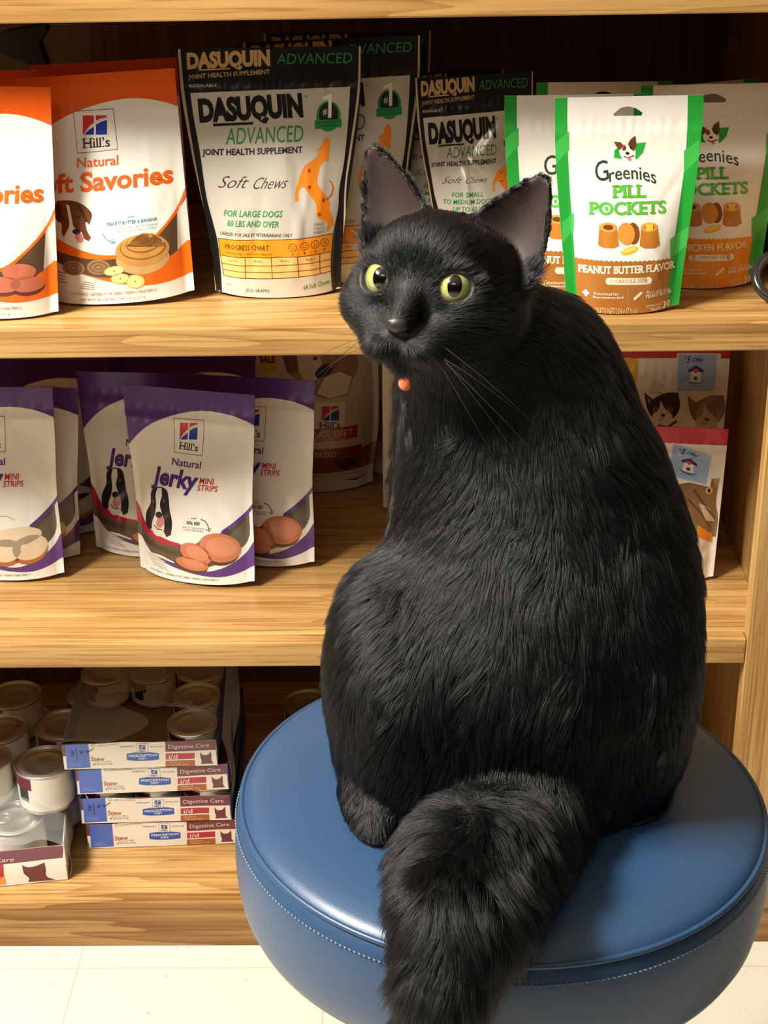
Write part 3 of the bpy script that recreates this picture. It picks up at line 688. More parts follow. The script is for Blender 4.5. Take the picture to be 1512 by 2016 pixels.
def art_kibble():
    W, H = .225, .325
    wf = lambda t: .90 + .10 * smooth01(t, 0, .3) - .06 * smooth01(t, .6, 1)
    A = Art([(60, -840), (1080, -840), (40, 1295), (1240, 1245)], W, H, wf)
    CL = (206, 196, 180)
    A.poly([(350, 60), (480, -40), (760, -60), (960, 20), (1010, 160), (960, 300), (930, 400), (700, 420), (560, 320), (420, 220)], (168, 128, 92), 1)
    A.poly([(480, 60), (640, 20), (700, 120), (660, 260), (560, 300), (500, 200)], (222, 206, 184), 2); A.poly([(660, 380), (720, 250), (850, 200), (960, 250), (930, 380), (780, 420)], (232, 222, 206), 2)
    A.ell(720, 190, 90, 46, (40, 34, 34), 3, -30); A.ell(790, 150, 38, 20, (150, 90, 84), 4); A.ell(640, 90, 20, 16, (34, 26, 22), 4); A.poly([(360, 70), (480, 0), (500, 200), (400, 210)], (120, 84, 56), 2)
    A.poly([(150, -60), (330, -60), (320, 190), (260, 215), (170, 205)], (226, 172, 24), 3); A.text('SALE', (166, 138), (296, 134), (166, 84), (40, 34, 26), 5, bold=.03)
    hills_logo(A, [(640, 452), (915, 452), (915, 690), (640, 692)], (704, 486, 862, 606), ((690, 670), (878, 668), (690, 620)), frame_col=(200, 196, 190))
    A.poly([(300, 690), (1040, 662), (1042, 775), (300, 815)], (176, 28, 40), 3); A.text('SCIENCE DIET', (470, 762), (1000, 745), (470, 708), (232, 220, 214), 5, bold=.0)
    A.text('VETERINARIAN RECOMMENDED', (470, 790), (990, 772), (470, 778), (222, 180, 180), 5, res=1)
    A.poly([(40, 880), (1092, 846), (1092, 1075), (40, 1120)], (132, 52, 26), 3); A.poly([(1092, 880), (1290, 830), (1290, 1062), (1092, 1075)], (150, 92, 44), 3)
    A.text('SMALL BREED', (420, 940), (850, 934), (420, 892), (226, 206, 176), 5, bold=.01)
    for cx, cy in ((890, 1010), (980, 990), (930, 1035), (1020, 1005)): A.ell(cx, cy, 48, 34, (58, 30, 22), 4, 20); A.ring(cx, cy, 20, 12, 7, (40, 20, 16), 5, 14)
    A.text('FOR DOGS. NO ARTIFICIAL COLORS, NO ARTIFICIAL FLAVORS', (480, 1140), (1105, 1110), (480, 1124), (60, 56, 52), 4, res=1)
    A.line([(960, 1165), (1060, 1175), (1180, 1148)], [4, 16, 3], (50, 44, 42), 4)
    P = Pouch(W, H, .062, wf, 53, .0016)
    return P.build(A, CL, (190, 180, 166))

def coupon_art(A, q):
    """blue peel-off voucher with a little house badge; q = corners TL,TR,BR,BL"""
    TL, TR, BR_, BL = (np.array(p, float) for p in q)
    P = lambda a, b: tuple(TL * (1 - a) * (1 - b) + TR * a * (1 - b) + BL * (1 - a) * b + BR_ * a * b)
    A.poly([P(-.04, -.03), P(1.10, -.03), P(1.10, 1.05), P(-.04, 1.05)], (222, 216, 208), 4); A.poly([P(0, 0), P(1, 0), P(1, 1), P(0, 1)], (150, 176, 214), 5)
    A.text('$', P(.17, .13), P(.21, .13), P(.17, .05), (44, 40, 120), 6, bold=.02, res=1)
    A.text('5', P(.22, .22), P(.32, .22), P(.23, .06), (44, 40, 120), 6, bold=.03, shear=.2); A.text('Offer', P(.37, .20), P(.68, .20), P(.38, .09), (44, 40, 120), 6, bold=.02, shear=.25)
    A.text('Rebate inside', P(.50, .28), P(.80, .28), P(.50, .245), (60, 70, 140), 6, res=1)
    A.poly([P(.28, .50), P(.28, .42), P(.48, .29), P(.68, .42), P(.68, .50), P(.60, .47), P(.36, .47)], (30, 36, 92), 6); A.poly([P(.36, .47), P(.60, .47), P(.62, .74), P(.34, .74)], (226, 224, 226), 6)
    A.poly([P(.48, .53), P(.40, .44), P(.42, .40), P(.46, .40), P(.48, .42), P(.50, .40), P(.54, .40), P(.56, .44)], (210, 54, 60), 7)
    A.poly([P(.44, .60), P(.53, .60), P(.53, .70), P(.44, .70)], (60, 50, 90), 7); A.line([P(.26, .70), P(.34, .78), P(.5, .80), P(.66, .78), P(.72, .70)], [2, 6, 8, 6, 2], (40, 50, 110), 7)
    A.text('FOOD SHELTER LOVE', P(.26, .88), P(.72, .87), P(.26, .85), (60, 66, 120), 6, res=1)

def cat_face(A, cx, cy, s, dark, light, n):
    A.poly([(cx - 1.0 * s, cy - .95 * s), (cx - .55 * s, cy - .62 * s), (cx + .1 * s, cy - .92 * s), (cx + .8 * s, cy - .95 * s), (cx + .9 * s, cy - .2 * s), (cx + .6 * s, cy + .3 * s), (cx + .1 * s, cy + .45 * s), (cx - .5 * s, cy + .3 * s), (cx - .8 * s, cy - .1 * s)], dark, n)
    A.poly([(cx - .1 * s, cy - .55 * s), (cx + .06 * s, cy - .2 * s), (cx + .5 * s, cy + .15 * s), (cx + .55 * s, cy + .55 * s), (cx, cy + .75 * s), (cx - .55 * s, cy + .5 * s), (cx - .5 * s, cy + .1 * s), (cx - .2 * s, cy - .1 * s)], light, n + 1)
    A.poly([(cx - .85 * s, cy - .75 * s), (cx - .62 * s, cy - .55 * s), (cx - .72 * s, cy - .35 * s)], (160, 120, 104), n + 1)
    for sx in (-.36, .42):
        A.ell(cx + sx * s, cy - .1 * s, .13 * s, .12 * s, (150, 140, 90), n + 2, n=14); A.ell(cx + sx * s, cy - .1 * s, .05 * s, .09 * s, (20, 18, 16), n + 3, n=10)
    A.ell(cx + .02 * s, cy + .17 * s, .12 * s, .07 * s, (70, 44, 44), n + 2, n=12); A.line([(cx + .02 * s, cy + .2 * s), (cx, cy + .36 * s), (cx - .2 * s, cy + .4 * s)], .04 * s, (80, 64, 60), n + 2)

def art_kitten(kind):
    if kind == 'big':
        W, H = .165, .258; wf = lambda t: .95 + .05 * smooth01(t, .3, .9)
        A = Art([(-190, 105), (912, 108), (-130, 1690), (842, 1655)], W, H, wf)
        A.poly([(-260, 60), (960, 60), (960, 190), (-260, 185)], (186, 22, 34), 1)
        A.poly([(-40, 200), (186, 186), (180, 540), (-40, 560)], (222, 178, 26), 2); A.text('KITTEN', (-20, 500), (160, 470), (-20, 420), (40, 36, 30), 4, bold=.02)
        for k, t in enumerate(('Science', 'Diet for', 'Kitten Food', 'Early Growth', 'Formula')): A.text(t, (300 - 12 * (k % 3), 372 + k * 21), (370 + 14 * (k % 3), 372 + k * 21), (300, 358 + k * 21), (176, 40, 44), 4, res=1)
        cat_face(A, 395, 590, 150, (58, 50, 44), (224, 216, 206), 2); A.line([(360, 690), (430, 705), (510, 660)], 22, (110, 56, 56), 5); cat_face(A, 745, 620, 160, (124, 100, 78), (196, 174, 148), 2)
        A.poly([(300, 700), (560, 640), (640, 770), (560, 900), (280, 880)], (224, 216, 206), 2)
        A.poly([(640, 760), (900, 740), (880, 1090), (700, 1080)], (54, 44, 40), 2); A.poly([(-260, 1150), (960, 1120), (960, 1420), (-260, 1440)], (200, 110, 34), 2); A.text('KITTEN', (100, 1330), (600, 1310), (100, 1220), (240, 230, 214), 4, bold=.03)
        coupon_art(A, [(503, 158), (808, 160), (796, 436), (497, 432)])
        P = Pouch(W, H, .05, wf, 61, .0014)
    else:
        W, H = .145, .2; wf = lambda t: 1 - .03 * (1 - t)
        A = Art([(-100, 745), (820, 770), (-90, 1850), (795, 1880)], W, H, wf)
        A.poly([(-160, 700), (880, 700), (880, 890), (-160, 860)], (190, 24, 36), 1)
        A.poly([(380, 1180), (560, 1150), (700, 1130), (785, 1125), (772, 1300), (795, 1420), (790, 1560), (680, 1540), (560, 1420)], (126, 94, 64), 2); A.poly([(735, 1130), (786, 1122), (770, 1200)], (166, 128, 104), 3)
        A.ell(712, 1210, 26, 24, (190, 170, 120), 3, n=16); A.ell(712, 1210, 12, 15, (24, 20, 18), 4, n=12); A.line([(600, 1200), (680, 1300), (770, 1420)], 14, (84, 60, 42), 3); A.line([(560, 1260), (660, 1360), (740, 1480)], 12, (84, 60, 42), 3)
        A.poly([(640, 1290), (720, 1330), (770, 1440), (700, 1420)], (196, 176, 150), 3); A.ell(700, 1330, 12, 9, (150, 90, 84), 5, n=10)
        A.poly([(-160, 1450), (400, 1440), (640, 1440), (640, 1520), (400, 1510), (-160, 1530)], (66, 128, 66), 4); A.poly([(640, 1440), (760, 1530), (755, 1590), (640, 1520)], (226, 130, 30), 4)
        A.text('KITTEN', (40, 1700), (480, 1690), (40, 1600), (180, 40, 44), 4, bold=.03)
        coupon_art(A, [(430, 880), (716, 962), (690, 1168), (400, 1100)])
        P = Pouch(W, H, .05, wf, 67, .0010)
    return P.build(A, (226, 220, 212), (200, 40, 44))

def art_plain():
    W, H = .165, .285
    A = Art([(0, 0), (100, 0), (0, 100), (100, 100)], W, H)
    A.poly([(12, 70), (110, 70), (110, 86), (12, 86)], (48, 120, 62), 1); A.text('NET WT 8 oz', (16, 93), (50, 93), (16, 89), (90, 88, 84), 4)
    A.poly([(10, 4), (110, 4), (110, 12), (10, 12)], (226, 150, 40), 1)
    P = Pouch(W, H, .05, lambda t: 1 - .03 * t, 71, .0008)
    return P.build(A, (226, 214, 194), (210, 200, 184))
PLAIN = art_plain()
SAV, SAV2 = art_savory('banana'), art_savory('bacon')
JER, JERC = art_jerky('beef'), art_jerky('chicken')
JL, JS = art_joint('large'), art_joint('small')
PB, PC = art_pill('peanut'), art_pill('chicken')
KB, KIT, KITS = art_kibble(), art_kitten('big'), art_kitten('small')
g1, g2, g3, g4 = 'orange soft dog treat pouches', 'black and silver dog chew pouches', 'green striped pill treat pouches', 'purple jerky treat pouches'
def pouch(me, lab, cat, P, z, g): return place_pouch(me, 'treat_pouch', lab, cat, P, z, g)
pouch(SAV, 'white and orange pouch showing a brown dog, a peanut butter bowl and banana slices', 'pouch', (-0.3100, 1.5920, 3.0, 6.0, -2.5, 1.0, .985), Z1, g1)
pouch(SAV2, 'orange and white pouch cut off by the left edge, foremost on the upper shelf', 'pouch', (-0.4425, 1.5450, 2.0, 5.0, 2.2, .93, .975), Z1, g1)
pouch(SAV, 'shaded orange pouch peeking out directly behind the one with the brown dog', 'pouch', (-0.3140, 1.6420, 2.0, 6.0, -1.8, .96, 1.004), Z1, g1)
pouch(SAV2, 'orange pouch behind the left edge one, only its dark top strip showing', 'pouch', (-0.4578, 1.6100, 0.0, 5.0, 0.2, .893, 1.001), Z1, g1)
pouch(JL, 'large black and silver chew pouch with an orange leaping dog and a progress chart', 'pouch', (-0.1435, 1.6145, 2.0, 6.0, 0.2, .995, 1.0), Z1, g2)
pouch(JL, 'black and silver pouch half hidden right behind the one with the progress chart', 'pouch', (-0.0757, 1.6640, 3.0, 6.0, -1.0, .991, 1.0), Z1, g2)
pouch(JL, 'rearmost black chew pouch, only its dark top edge showing above the others', 'pouch', (-0.0655, 1.7130, 1.0, 6.0, -0.1, .962, 1.003), Z1, g2)
pouch(JS, 'narrow black and silver pouch for small to medium dogs above the cat\'s head', 'pouch', (0.0775, 1.6550, 4.0, 7.0, -1.6, 1.0, 0.850), Z1, g2)
pouch(JS, 'narrow silver pouch mostly covered by the one for small to medium dogs', 'pouch', (0.0470, 1.7020, 3.0, 7.0, -1.2, 1.0, 0.835), Z1, g2)
pouch(PB, 'front green edged pouch of peanut butter flavor pill treats beside the cat\'s ear', 'pouch', (0.2207, 1.5420, 1.0, 6.0, -0.2, 1.0, 1.003), Z1, g3)
pouch(PB, 'green edged peanut butter pouch tucked behind the front one on its left side', 'pouch', (0.1725, 1.5850, 1.0, 6.0, 0, 1.0, 0.979), Z1, g3)
pouch(PB, 'green edged pouch at the back of its row, only its top edge showing', 'pouch', (0.2067, 1.6500, 0.0, 6.0, 0.3, .971, 0.982), Z1, g3)
pouch(PC, 'green edged pouch of chicken flavor pill treats with an orange lower half', 'pouch', (0.3200, 1.6260, 1.0, 6.0, -0.3, 1.02, 0.984), Z1, g3)
pouch(PC, 'tilted green edged pouch behind the chicken flavor one, its corner showing', 'pouch', (0.3183, 1.6800, 2.0, 7.0, -4.0, .989, 0.925), Z1, g3)
pouch(JER, 'foremost purple and white jerky pouch with a spaniel and sliced beef, whole in view', 'pouch', (-0.2620, 1.6560, -19.0, 6.0, -1.9, 1.065, 1.0), Z2, g4)
pouch(JER, 'purple and white jerky pouch behind the whole one on its right, sliced beef showing', 'pouch', (-0.1905, 1.7000, -16.0, 6.0, -2.2, 1.015, 0.990), Z2, g4)
pouch(JER, 'purple and white jerky pouch behind the whole one on its left, spaniel half showing', 'pouch', (-0.3293, 1.7280, -7.0, 6.0, -.7, .985, 0.987), Z2, g4)
pouch(JERC, 'purple and white jerky pouch with pale chicken slices cut off by the left edge', 'pouch', (-0.4960, 1.6680, -7.0, 6.0, -1.6, 1.0, 1.01), Z2, g4)
pouch(JERC, 'shaded jerky pouch just behind the one with pale chicken slices', 'pouch', (-0.4900, 1.7200, -3.0, 8.0, 1.2, 1.021, 0.93), Z2, g4)
pouch(JER, 'dark jerky pouch in the back row above the whole spaniel pouch', 'pouch', (-0.2794, 1.8000, 0.0, 6.0, 0.6, 1.023, 0.979), Z2, g4)
pouch(JER, 'darkest jerky pouch at the back, behind the back row pouch above the spaniel', 'pouch', (-0.3184, 1.8550, 0.0, 6.0, 0.6, .95, 0.93), Z2, g4)
pouch(JERC, 'dark jerky pouch in the back row at the left, behind the chicken slice pouches', 'pouch', (-0.4647, 1.7950, 0.0, 6.0, 0.4, 1.0, 0.962), Z2, g4)
place_pouch(KB, 'pet_food_bag', 'shaded dry dog food bag with a red banner and yellow sticker behind the jerky pouches', 'bag', (-0.135, 1.925, 3.0, 4.0, 0.8, .80, 1.0), Z2, 'dry pet food bags')
place_pouch(KIT, 'pet_food_bag', 'pale bag with small red print standing behind the dog food bag with the red banner', 'bag', (0.01, 1.975, 2.0, 4.0, -3.0, 1.0, 1.2), Z2, 'dry pet food bags')
place_pouch(PLAIN, 'treat_pouch', 'white pouch with a green band mostly hidden behind the cat\'s chest', 'pouch', (0.044, 1.845, 0.0, 5.0, 0, 1.0, 1.0), Z2, g3)
place_pouch(KIT, 'pet_food_bag', 'tall kitten food bag with a red top, two cat faces and a blue voucher', 'bag', (0.2994, 1.7300, -2.0, 5.0, -0.1, 1.0, .985), Z2, 'dry pet food bags')
place_pouch(KITS, 'pet_food_bag', 'small kitten food bag with a tilted blue voucher in front of the tall one', 'bag', (0.2902, 1.6500, -5.0, 8.0, 1.2, 1.01, .93), Z2, 'dry pet food bags')

# ------------------------------------------------------------------ cans and trays on the bottom shelf
M_tin = pbr('tin_plate', (.66, .64, .60), .42, 1.0)
M_tin_dull = pbr('tin_rim', (.55, .53, .49), .42, 1.0)
M_label = pbr('can_label_paper', rgb(226, 220, 208), .45)
M_lab_mar = pbr('can_label_maroon', rgb(104, 34, 52), .45)
M_lab_dark = pbr('can_label_dark', rgb(52, 44, 40), .45)
def can_meshes(r, h, tag_):
    bm = bmesh.new()
    lathe(bm, [(0, .0012), (r * .86, .0012), (r * .95, 0), (r * .985, .0015), (r * .985, .003), (r * .965, .005), (r * .965, h * .30), (r * .965, h * .62), (r * .965, h * .86), (r * .965, h - .0045), (r * .95, h - .003)], 40,
          mis=[1, 1, 1, 1, 1, 0, 0, 0, 2, 0, 1])
    # small printed block on the paper
    bm.faces.ensure_lookup_table()
    for f in bm.faces:
        c = f.calc_center_median(); a = math.degrees(math.atan2(c.y, c.x))
        if h * .62 < c.z < h * .9 and -150 < a < -95: f.material_index = 2
        elif h * .62 < c.z < h * .9 and abs(f.normal.z) < .3: f.material_index = 0
        if h * .3 < c.z < h * .62 and -135 < a < -105: f.material_index = 3
    b = bpy.data.meshes.new('can_body'); bm.to_mesh(b); bm.free()
    for m in (M_label, M_tin_dull, M_lab_mar, M_lab_dark): b.materials.append(m)
    bm = bmesh.new()
    lathe(bm, [(r * .95, h - .0042), (r * .985, h - .003), (r, h - .0012), (r * .99, h), (r * .965, h), (r * .95, h - .0012), (r * .94, h - .0036), (r * .90, h - .0040), (r * .87, h - .0028), (r * .80, h - .0030),
               (r * .78, h - .0024), (r * .60, h - .0026), (r * .58, h - .0032), (r * .3, h - .0032), (0, h - .0032)], 48)
    l = bpy.data.meshes.new('can_lid'); bm.to_mesh(l); bm.free(); l.materials.append(M_tin)
    for m in (b, l): m.polygons.foreach_set('use_smooth', [True] * len(m.polygons))
    bm = bmesh.new()
    ring = [(r * .34 + r * .22 * math.cos(2 * math.pi * k / 20), r * .26 * math.sin(2 * math.pi * k / 20), h - .0006) for k in range(20)]
    tube(bm, ring, .0011, 8, closed=True)
    add_box(bm, (r * .66, 0, h - .0012), (r * .30, r * .24, .0012), .0005)
    lathe_r = bmesh.ops.create_cone(bm, cap_ends=True, segments=16, radius1=.003, radius2=.0024, depth=.0016)
    for v in lathe_r['verts']: v.co += Vector((r * .70, 0, h - .0004))
    t = bpy.data.meshes.new('pull_tab'); bm.to_mesh(t); bm.free(); t.materials.append(M_tin)
    t.polygons.foreach_set('use_smooth', [True] * len(t.polygons))
    return b, l, t
SMALL, LARGE = can_meshes(.0322, .0405, 's'), can_meshes(.0372, .0575, 'l')
def can(me, lab, P, group, tab=False, rz=0.0):
    o = thing('food_can', lab, 'can', P, (0, 0, rz), group)
    link('can_body', me[0], o); l = link('can_lid', me[1], o)
    if tab: link('pull_tab', me[2], l)
    return o

M_card_in = pbr('tray_cardboard_inside', rgb(120, 96, 66), .8)
M_wrap = bpy.data.materials.new('clear_shrink_wrap'); M_wrap.use_nodes = True
_nt = M_wrap.node_tree; _b = _nt.nodes['Principled BSDF']; _out = _nt.nodes['Material Output']
_b.inputs['Base Color'].default_value = (.8, .8, .8, 1); _b.inputs['Roughness'].default_value = .22; _b.inputs['Specular IOR Level'].default_value = .6
_tr = _nt.nodes.new('ShaderNodeBsdfTransparent'); _tr.inputs[0].default_value = (.93, .93, .92, 1)
_mx = _nt.nodes.new('ShaderNodeMixShader'); _fr = _nt.nodes.new('ShaderNodeLayerWeight'); _fr.inputs['Blend'].default_value = .22
_ml = _nt.nodes.new('ShaderNodeMath'); _ml.operation = 'MULTIPLY_ADD'; _ml.inputs[1].default_value = .50; _ml.inputs[2].default_value = .10
_nt.links.new(_fr.outputs['Facing'], _ml.inputs[0]); _nt.links.new(_ml.outputs[0], _mx.inputs[0])
_nt.links.new(_tr.outputs[0], _mx.inputs[1]); _nt.links.new(_b.outputs[0], _mx.inputs[2]); _nt.links.new(_mx.outputs[0], _out.inputs['Surface'])

def tray_art(W, H, date, seed):
    A = Art([(32, 146), (1287, 126), (50, 346), (1302, 341)], W, H)
    A.poly([(25, 140), (62, 138), (66, 236), (30, 238)], (112, 52, 66), 1)
    MR, RD, BRW = (112, 52, 66), (178, 44, 66), (170, 92, 42)
    A.poly([(62, 140), (250, 136), (263, 335), (72, 340)], (70, 104, 196), 1)
    A.text('Therapeutic', (90, 306), (180, 303), (90, 292), (150, 176, 226), 4, res=1); A.text('Cat Nutrition', (90, 321), (196, 318), (90, 308), (150, 176, 226), 4, res=1)
    A.ring(289, 155, 14, 11, 3, (130, 150, 150)); A.text('CLINICAL NUTRITION', (315, 164), (500, 158), (315, 152), (120, 128, 140), 4, res=1)
    A.text('Stew', (268, 282), (381, 280), (268, 249), (178, 96, 48), 4, bold=.015)
    A.text('24 - 2.9 oz CANS', (300, 297), (430, 293), (300, 285), (150, 140, 130), 4, res=1); A.text('NET WT 4.35 lb (1.97 kg)', (283, 319), (441, 314), (283, 303), (110, 104, 100), 4, res=1)
    A.text('VETERINARY', (503, 181), (620, 178), (503, 170), (90, 90, 110), 4, res=1); A.text('EXCLUSIVE', (752, 178), (852, 175), (752, 167), (90, 90, 110), 4, res=1)
    A.poly([(560, 232), (620, 222), (690, 219), (760, 220), (822, 229), (822, 280), (760, 287), (690, 288), (620, 288), (560, 280)], (38, 84, 174), 2)
    hills_logo(A, [(641, 149), (732, 146), (734, 220), (643, 224)], (660, 157, 712, 194), ((657, 215), (714, 213), (657, 200)), frame_col=(120, 130, 150), lw=3, red=(70, 96, 170))
    A.text('PRESCRIPTION', (577, 258), (805, 250), (577, 240), (222, 230, 244), 5, bold=.02, res=2); A.text('DIET', (656, 277), (724, 275), (656, 262), (222, 230, 244), 5, bold=.02, res=2)
    A.poly([(873, 132), (1290, 124), (1290, 212), (875, 216)], MR, 2); A.text('Digestive Care', (900, 190), (1231, 185), (900, 159), (228, 208, 208), 5)
    if date: A.ell(1262, 156, 18, 20, (120, 24, 36), 4)
    A.poly([(877, 231), (1113, 230), (1113, 279), (877, 282)], RD, 2); A.text('i/d', (902, 276), (974, 274), (902, 242), (240, 222, 222), 5, bold=.01)
    A.poly([(876, 293), (1114, 290), (1116, 342), (876, 346)], BRW, 2); A.text('Chicken &', (905, 313), (1005, 311), (905, 300), (238, 214, 180), 5, res=1); A.text('Vegetable Stew', (907, 332), (1064, 329), (907, 319), (238, 214, 180), 5, res=1)
    A.poly([(1158, 228), (1183, 252), (1222, 249), (1245, 223), (1251, 262), (1252, 300), (1270, 325), (1164, 326), (1170, 300), (1161, 272)], (104, 48, 62), 2)
    if date:
        BKc = (34, 26, 60)
        A.line([(128, 196), (112, 194), (108, 206), (122, 214), (134, 224), (124, 240), (106, 234), (112, 220), (130, 206), (128, 196)], 5, BKc, 6)
        A.line([(142, 190), (150, 182), (153, 220), (156, 276)], 5, BKc, 6)
        A.line([(182, 204), (198, 196), (206, 206), (186, 222), (182, 214), (212, 208)], 5, BKc, 6); A.line([(222, 204), (236, 194), (246, 202), (232, 214), (262, 198), (294, 178)], 5, BKc, 6)
    return A
def tray_sheet(name, A, base, W, H, amp, seed):
    r = np.random.RandomState(seed); ph = r.uniform(0, 6, 4)
    def shp(S, T): return np.stack([S * W / 2, -amp * (np.sin(3 * S + ph[0]) + .6 * np.sin(7 * S + 2 * T + ph[1])) * T, T * H + amp * 1.2 * np.sin(5 * S + ph[2]) * T + amp * .6 * np.sin(11 * S + ph[3]) * T], -1)
    return panel_mesh(name, A, [[(-W / 2, 0), (W / 2, 0), (W / 2, H), (-W / 2, H)]], base, W, H, shp, nu=24, nv=4)
def tray(lab, P, rz, W, D, H, art, group, seed, base=(236, 228, 214), side=(52, 66, 122)):
    o = thing('can_tray', lab, 'tray', P, (0, 0, rz), group)
    me = tray_sheet('printed_front', art, base, W, H, .0006, seed); link('printed_front', me, o, (0, 0, 0))
    t = .0012
    bm = bmesh.new(); add_box(bm, (0, D / 2, t / 2 + .0004), (W - .002, D - .002, t)); obj('tray_bottom', bm, M_card_in, o, False)
    bm = bmesh.new(); add_box(bm, (0, .0016, H / 2 + .0003), (W - .001, t, H - .002)); obj('inner_front', bm, M_card_in, o, False)
    for sx in (-1, 1):
        bm = bmesh.new(); add_box(bm, (0, D / 2, H / 2), (t, D, H - .001), .0003, mi=0)
        # corner flap wrapped round from the front: maroon over white
        add_box(bm, (sx * .0008, .011, H * .70), (.0006, .022, H * .54), 0, mi=1)
        obj('side_wall', bm, [film(side, True), film(side, True)], o, False, loc=(sx * (W / 2 - .0006), 0, 0))
    bm = bmesh.new(); add_box(bm, (0, D - .0006, H / 2), (W, t, H - .001)); obj('rear_wall', bm, M_card_in, o, False)
    return o
TW, TD_, TH = .192, .262, .0385
bx, by, bz = -.330, 1.6065, Z3
gt, gc = 'stacked cat food trays', 'small cat food cans'
specs = [(0, .004, 0, 'bottom tray of the four stacked cat food trays, resting on the shelf'),
         (TH + .001, -.001, 1, 'third cat food tray from the top, dated 8/22, can rims above it'),
         (2 * TH + .010, -.0015, 0, 'second cat food tray from the top, under the opened one'),
         (3 * TH + .011, -.013, 1, 'topmost cat food tray of the stack, dated 8/22, wrap torn open')]
trays = []
for k, (dz, dx, dt, lab) in enumerate(specs):
    trays.append(tray(lab, (bx + dx, by + .0015 * (3 - k) - (.002 if k == 3 else 0), bz + dz + .001), R(2.5 + (.5, -.6, .4, -.3)[k]), TW, TD_, TH - .001, tray_art(TW, TH - .001, dt, k), gt, 70 + k))
def incan(tr, i, j, me=SMALL, s=.0635, z=.003, y0=.034):
    Mx = Matrix.Translation(tr.location) @ tr.rotation_euler.to_matrix().to_4x4()
    return Mx @ Vector(((i - 1) * s, y0 + j * s, z))
T4, T2 = trays[3], trays[1]
can(SMALL, 'bright can lid at the front right of the opened top tray', incan(T4, 2, 0), gc)
can(SMALL, 'dim can behind the bright lid in the opened top tray', incan(T4, 2, 1), gc)
for i, w_ in enumerate(('left', 'middle', 'right')):
    can(SMALL, 'shaded can at the %s of the third row in the opened top tray' % w_, incan(T4, i, 2), gc)
    can(SMALL, 'can at the %s of the rearmost row in the opened top tray' % w_, incan(T4, i, 3), gc)
    can(SMALL, 'can whose rim shows at the %s above the third tray of the stack' % w_, incan(T2, i, 0, z=.0055), gc)
# clear film over the stack: side sheet, torn top sheet
def film_sheet(name, f, nu, nv, parent):
    bm = bmesh.new(); g = [[bm.verts.new(f(i / nu, j / nv)) for j in range(nv + 1)] for i in range(nu + 1)]
    for i in range(nu):
        for j in range(nv): bm.faces.new((g[i][j], g[i + 1][j], g[i + 1][j + 1], g[i][j + 1]))
    return obj(name, bm, M_wrap, parent)
def _side(a, b):  # a: depth, b: height
    n = .004 * math.sin(9 * a + 4 * b) + .003 * math.sin(17 * a - 6 * b + 1)
    return (TW / 2 + .003 + .008 * math.sin(math.pi * b) + n * math.sin(math.pi * b) + .004 * (1 - a), .002 + a * .25, -.078 + b * (.118 + .03 * a) )
film_sheet('shrink_wrap', _side, 26, 14, T4)
def _top(a, b):
    x = -TW / 2 + a * (.115 - .06 * b * 0); y = .003 + b * .19
    if b < .55: x = -TW / 2 + a * (.075 + .03 * math.sin(9 * b))
    return (x, y, TH + .0005 + .004 * math.sin(7 * a + 3 * b) * a + .028 * max(0, b - .5) * a)
film_sheet('shrink_wrap', _top, 20, 24, T4)
def _scrap(a, b):
    c = .02 + .05 * a; return (.012 + .072 * a + .01 * math.sin(9 * b), .075 - .055 * a * b + .012 * (b - .5) + .02 * a * (b - .5), TH + .004 + .012 * math.sin(3 * a) * (1 - .5 * b) + .003 * math.sin(14 * a + 9 * b))
film_sheet('shrink_wrap', _scrap, 16, 10, T4)

# larger tray at the left edge
LW, LD, LH = .232, .31, .053
lt_pos, lt_rz = (-.4365 - .5 * LW * math.cos(R(9.4)), 1.5435 - .5 * LW * math.sin(R(9.4)) + .001, Z3 + .001), R(9.4)
A = Art([(-560, 660), (555, 512), (-520, 960), (612, 838)], LW, LH)   # layout in its own enlarged frame
A.poly([(-560, 660), (-400, 640), (-360, 945), (-520, 960)], (70, 104, 196), 1)
A.text('Stew', (-340, 850), (-250, 840), (-342, 800), (178, 96, 48), 4, bold=.015)
A.poly([(-30, 590), (555, 515), (560, 630), (-20, 712)], (112, 52, 66), 2); A.text('Digestive Care', (-70, 690), (272, 652), (-72, 652), (228, 208, 208), 5)
A.poly([(-90, 690), (208, 655), (222, 790), (-80, 820)], (176, 24, 40), 1); A.text('i/d', (-40, 775), (76, 766), (-42, 712), (240, 222, 222), 5, bold=.01)
A.poly([(-90, 820), (225, 785), (243, 868), (-80, 905)], (236, 150, 84), 1); A.poly([(-90, 840), (60, 800), (225, 790), (180, 830), (40, 850), (-60, 880)], (214, 110, 60), 2)
A.poly([(322, 690), (358, 712), (398, 706), (455, 672), (468, 738), (478, 800), (535, 838), (372, 848), (374, 815), (340, 770), (332, 740)], (104, 48, 58), 3)
lt = tray('larger wrapped cat food tray with an orange picture at the left edge', lt_pos, lt_rz, LW, LD, LH, A, 'stacked cat food trays', 81, (238, 230, 222), (214, 206, 196))
def _cap(a, b):
    x = LW / 2 + .002 - .095 * (1 - a); e = a ** 6
    return (x, .001 + b * .20, LH + .028 * (1 - e) * min(1, .25 + 4 * b) * 1.0 + .003 * math.sin(11 * a + 7 * b) + .002 * math.sin(23 * b + 3 * a))
film_sheet('shrink_wrap', _cap, 22, 26, lt)
def _cside(a, b):
    return (LW / 2 + .0015 + .004 * math.sin(math.pi * b) + .0018 * math.sin(19 * a + 5 * b), .0 + a * .22, b * (LH + .004))
film_sheet('shrink_wrap', _cside, 24, 10, lt)
gl = 'large cat food cans at the left'
can(LARGE, 'can with a ring pull inside the wrapped tray at the left edge', (-.508, 1.592, Z3 + .004), gl, True, R(186))
zl = Z3 + .0605
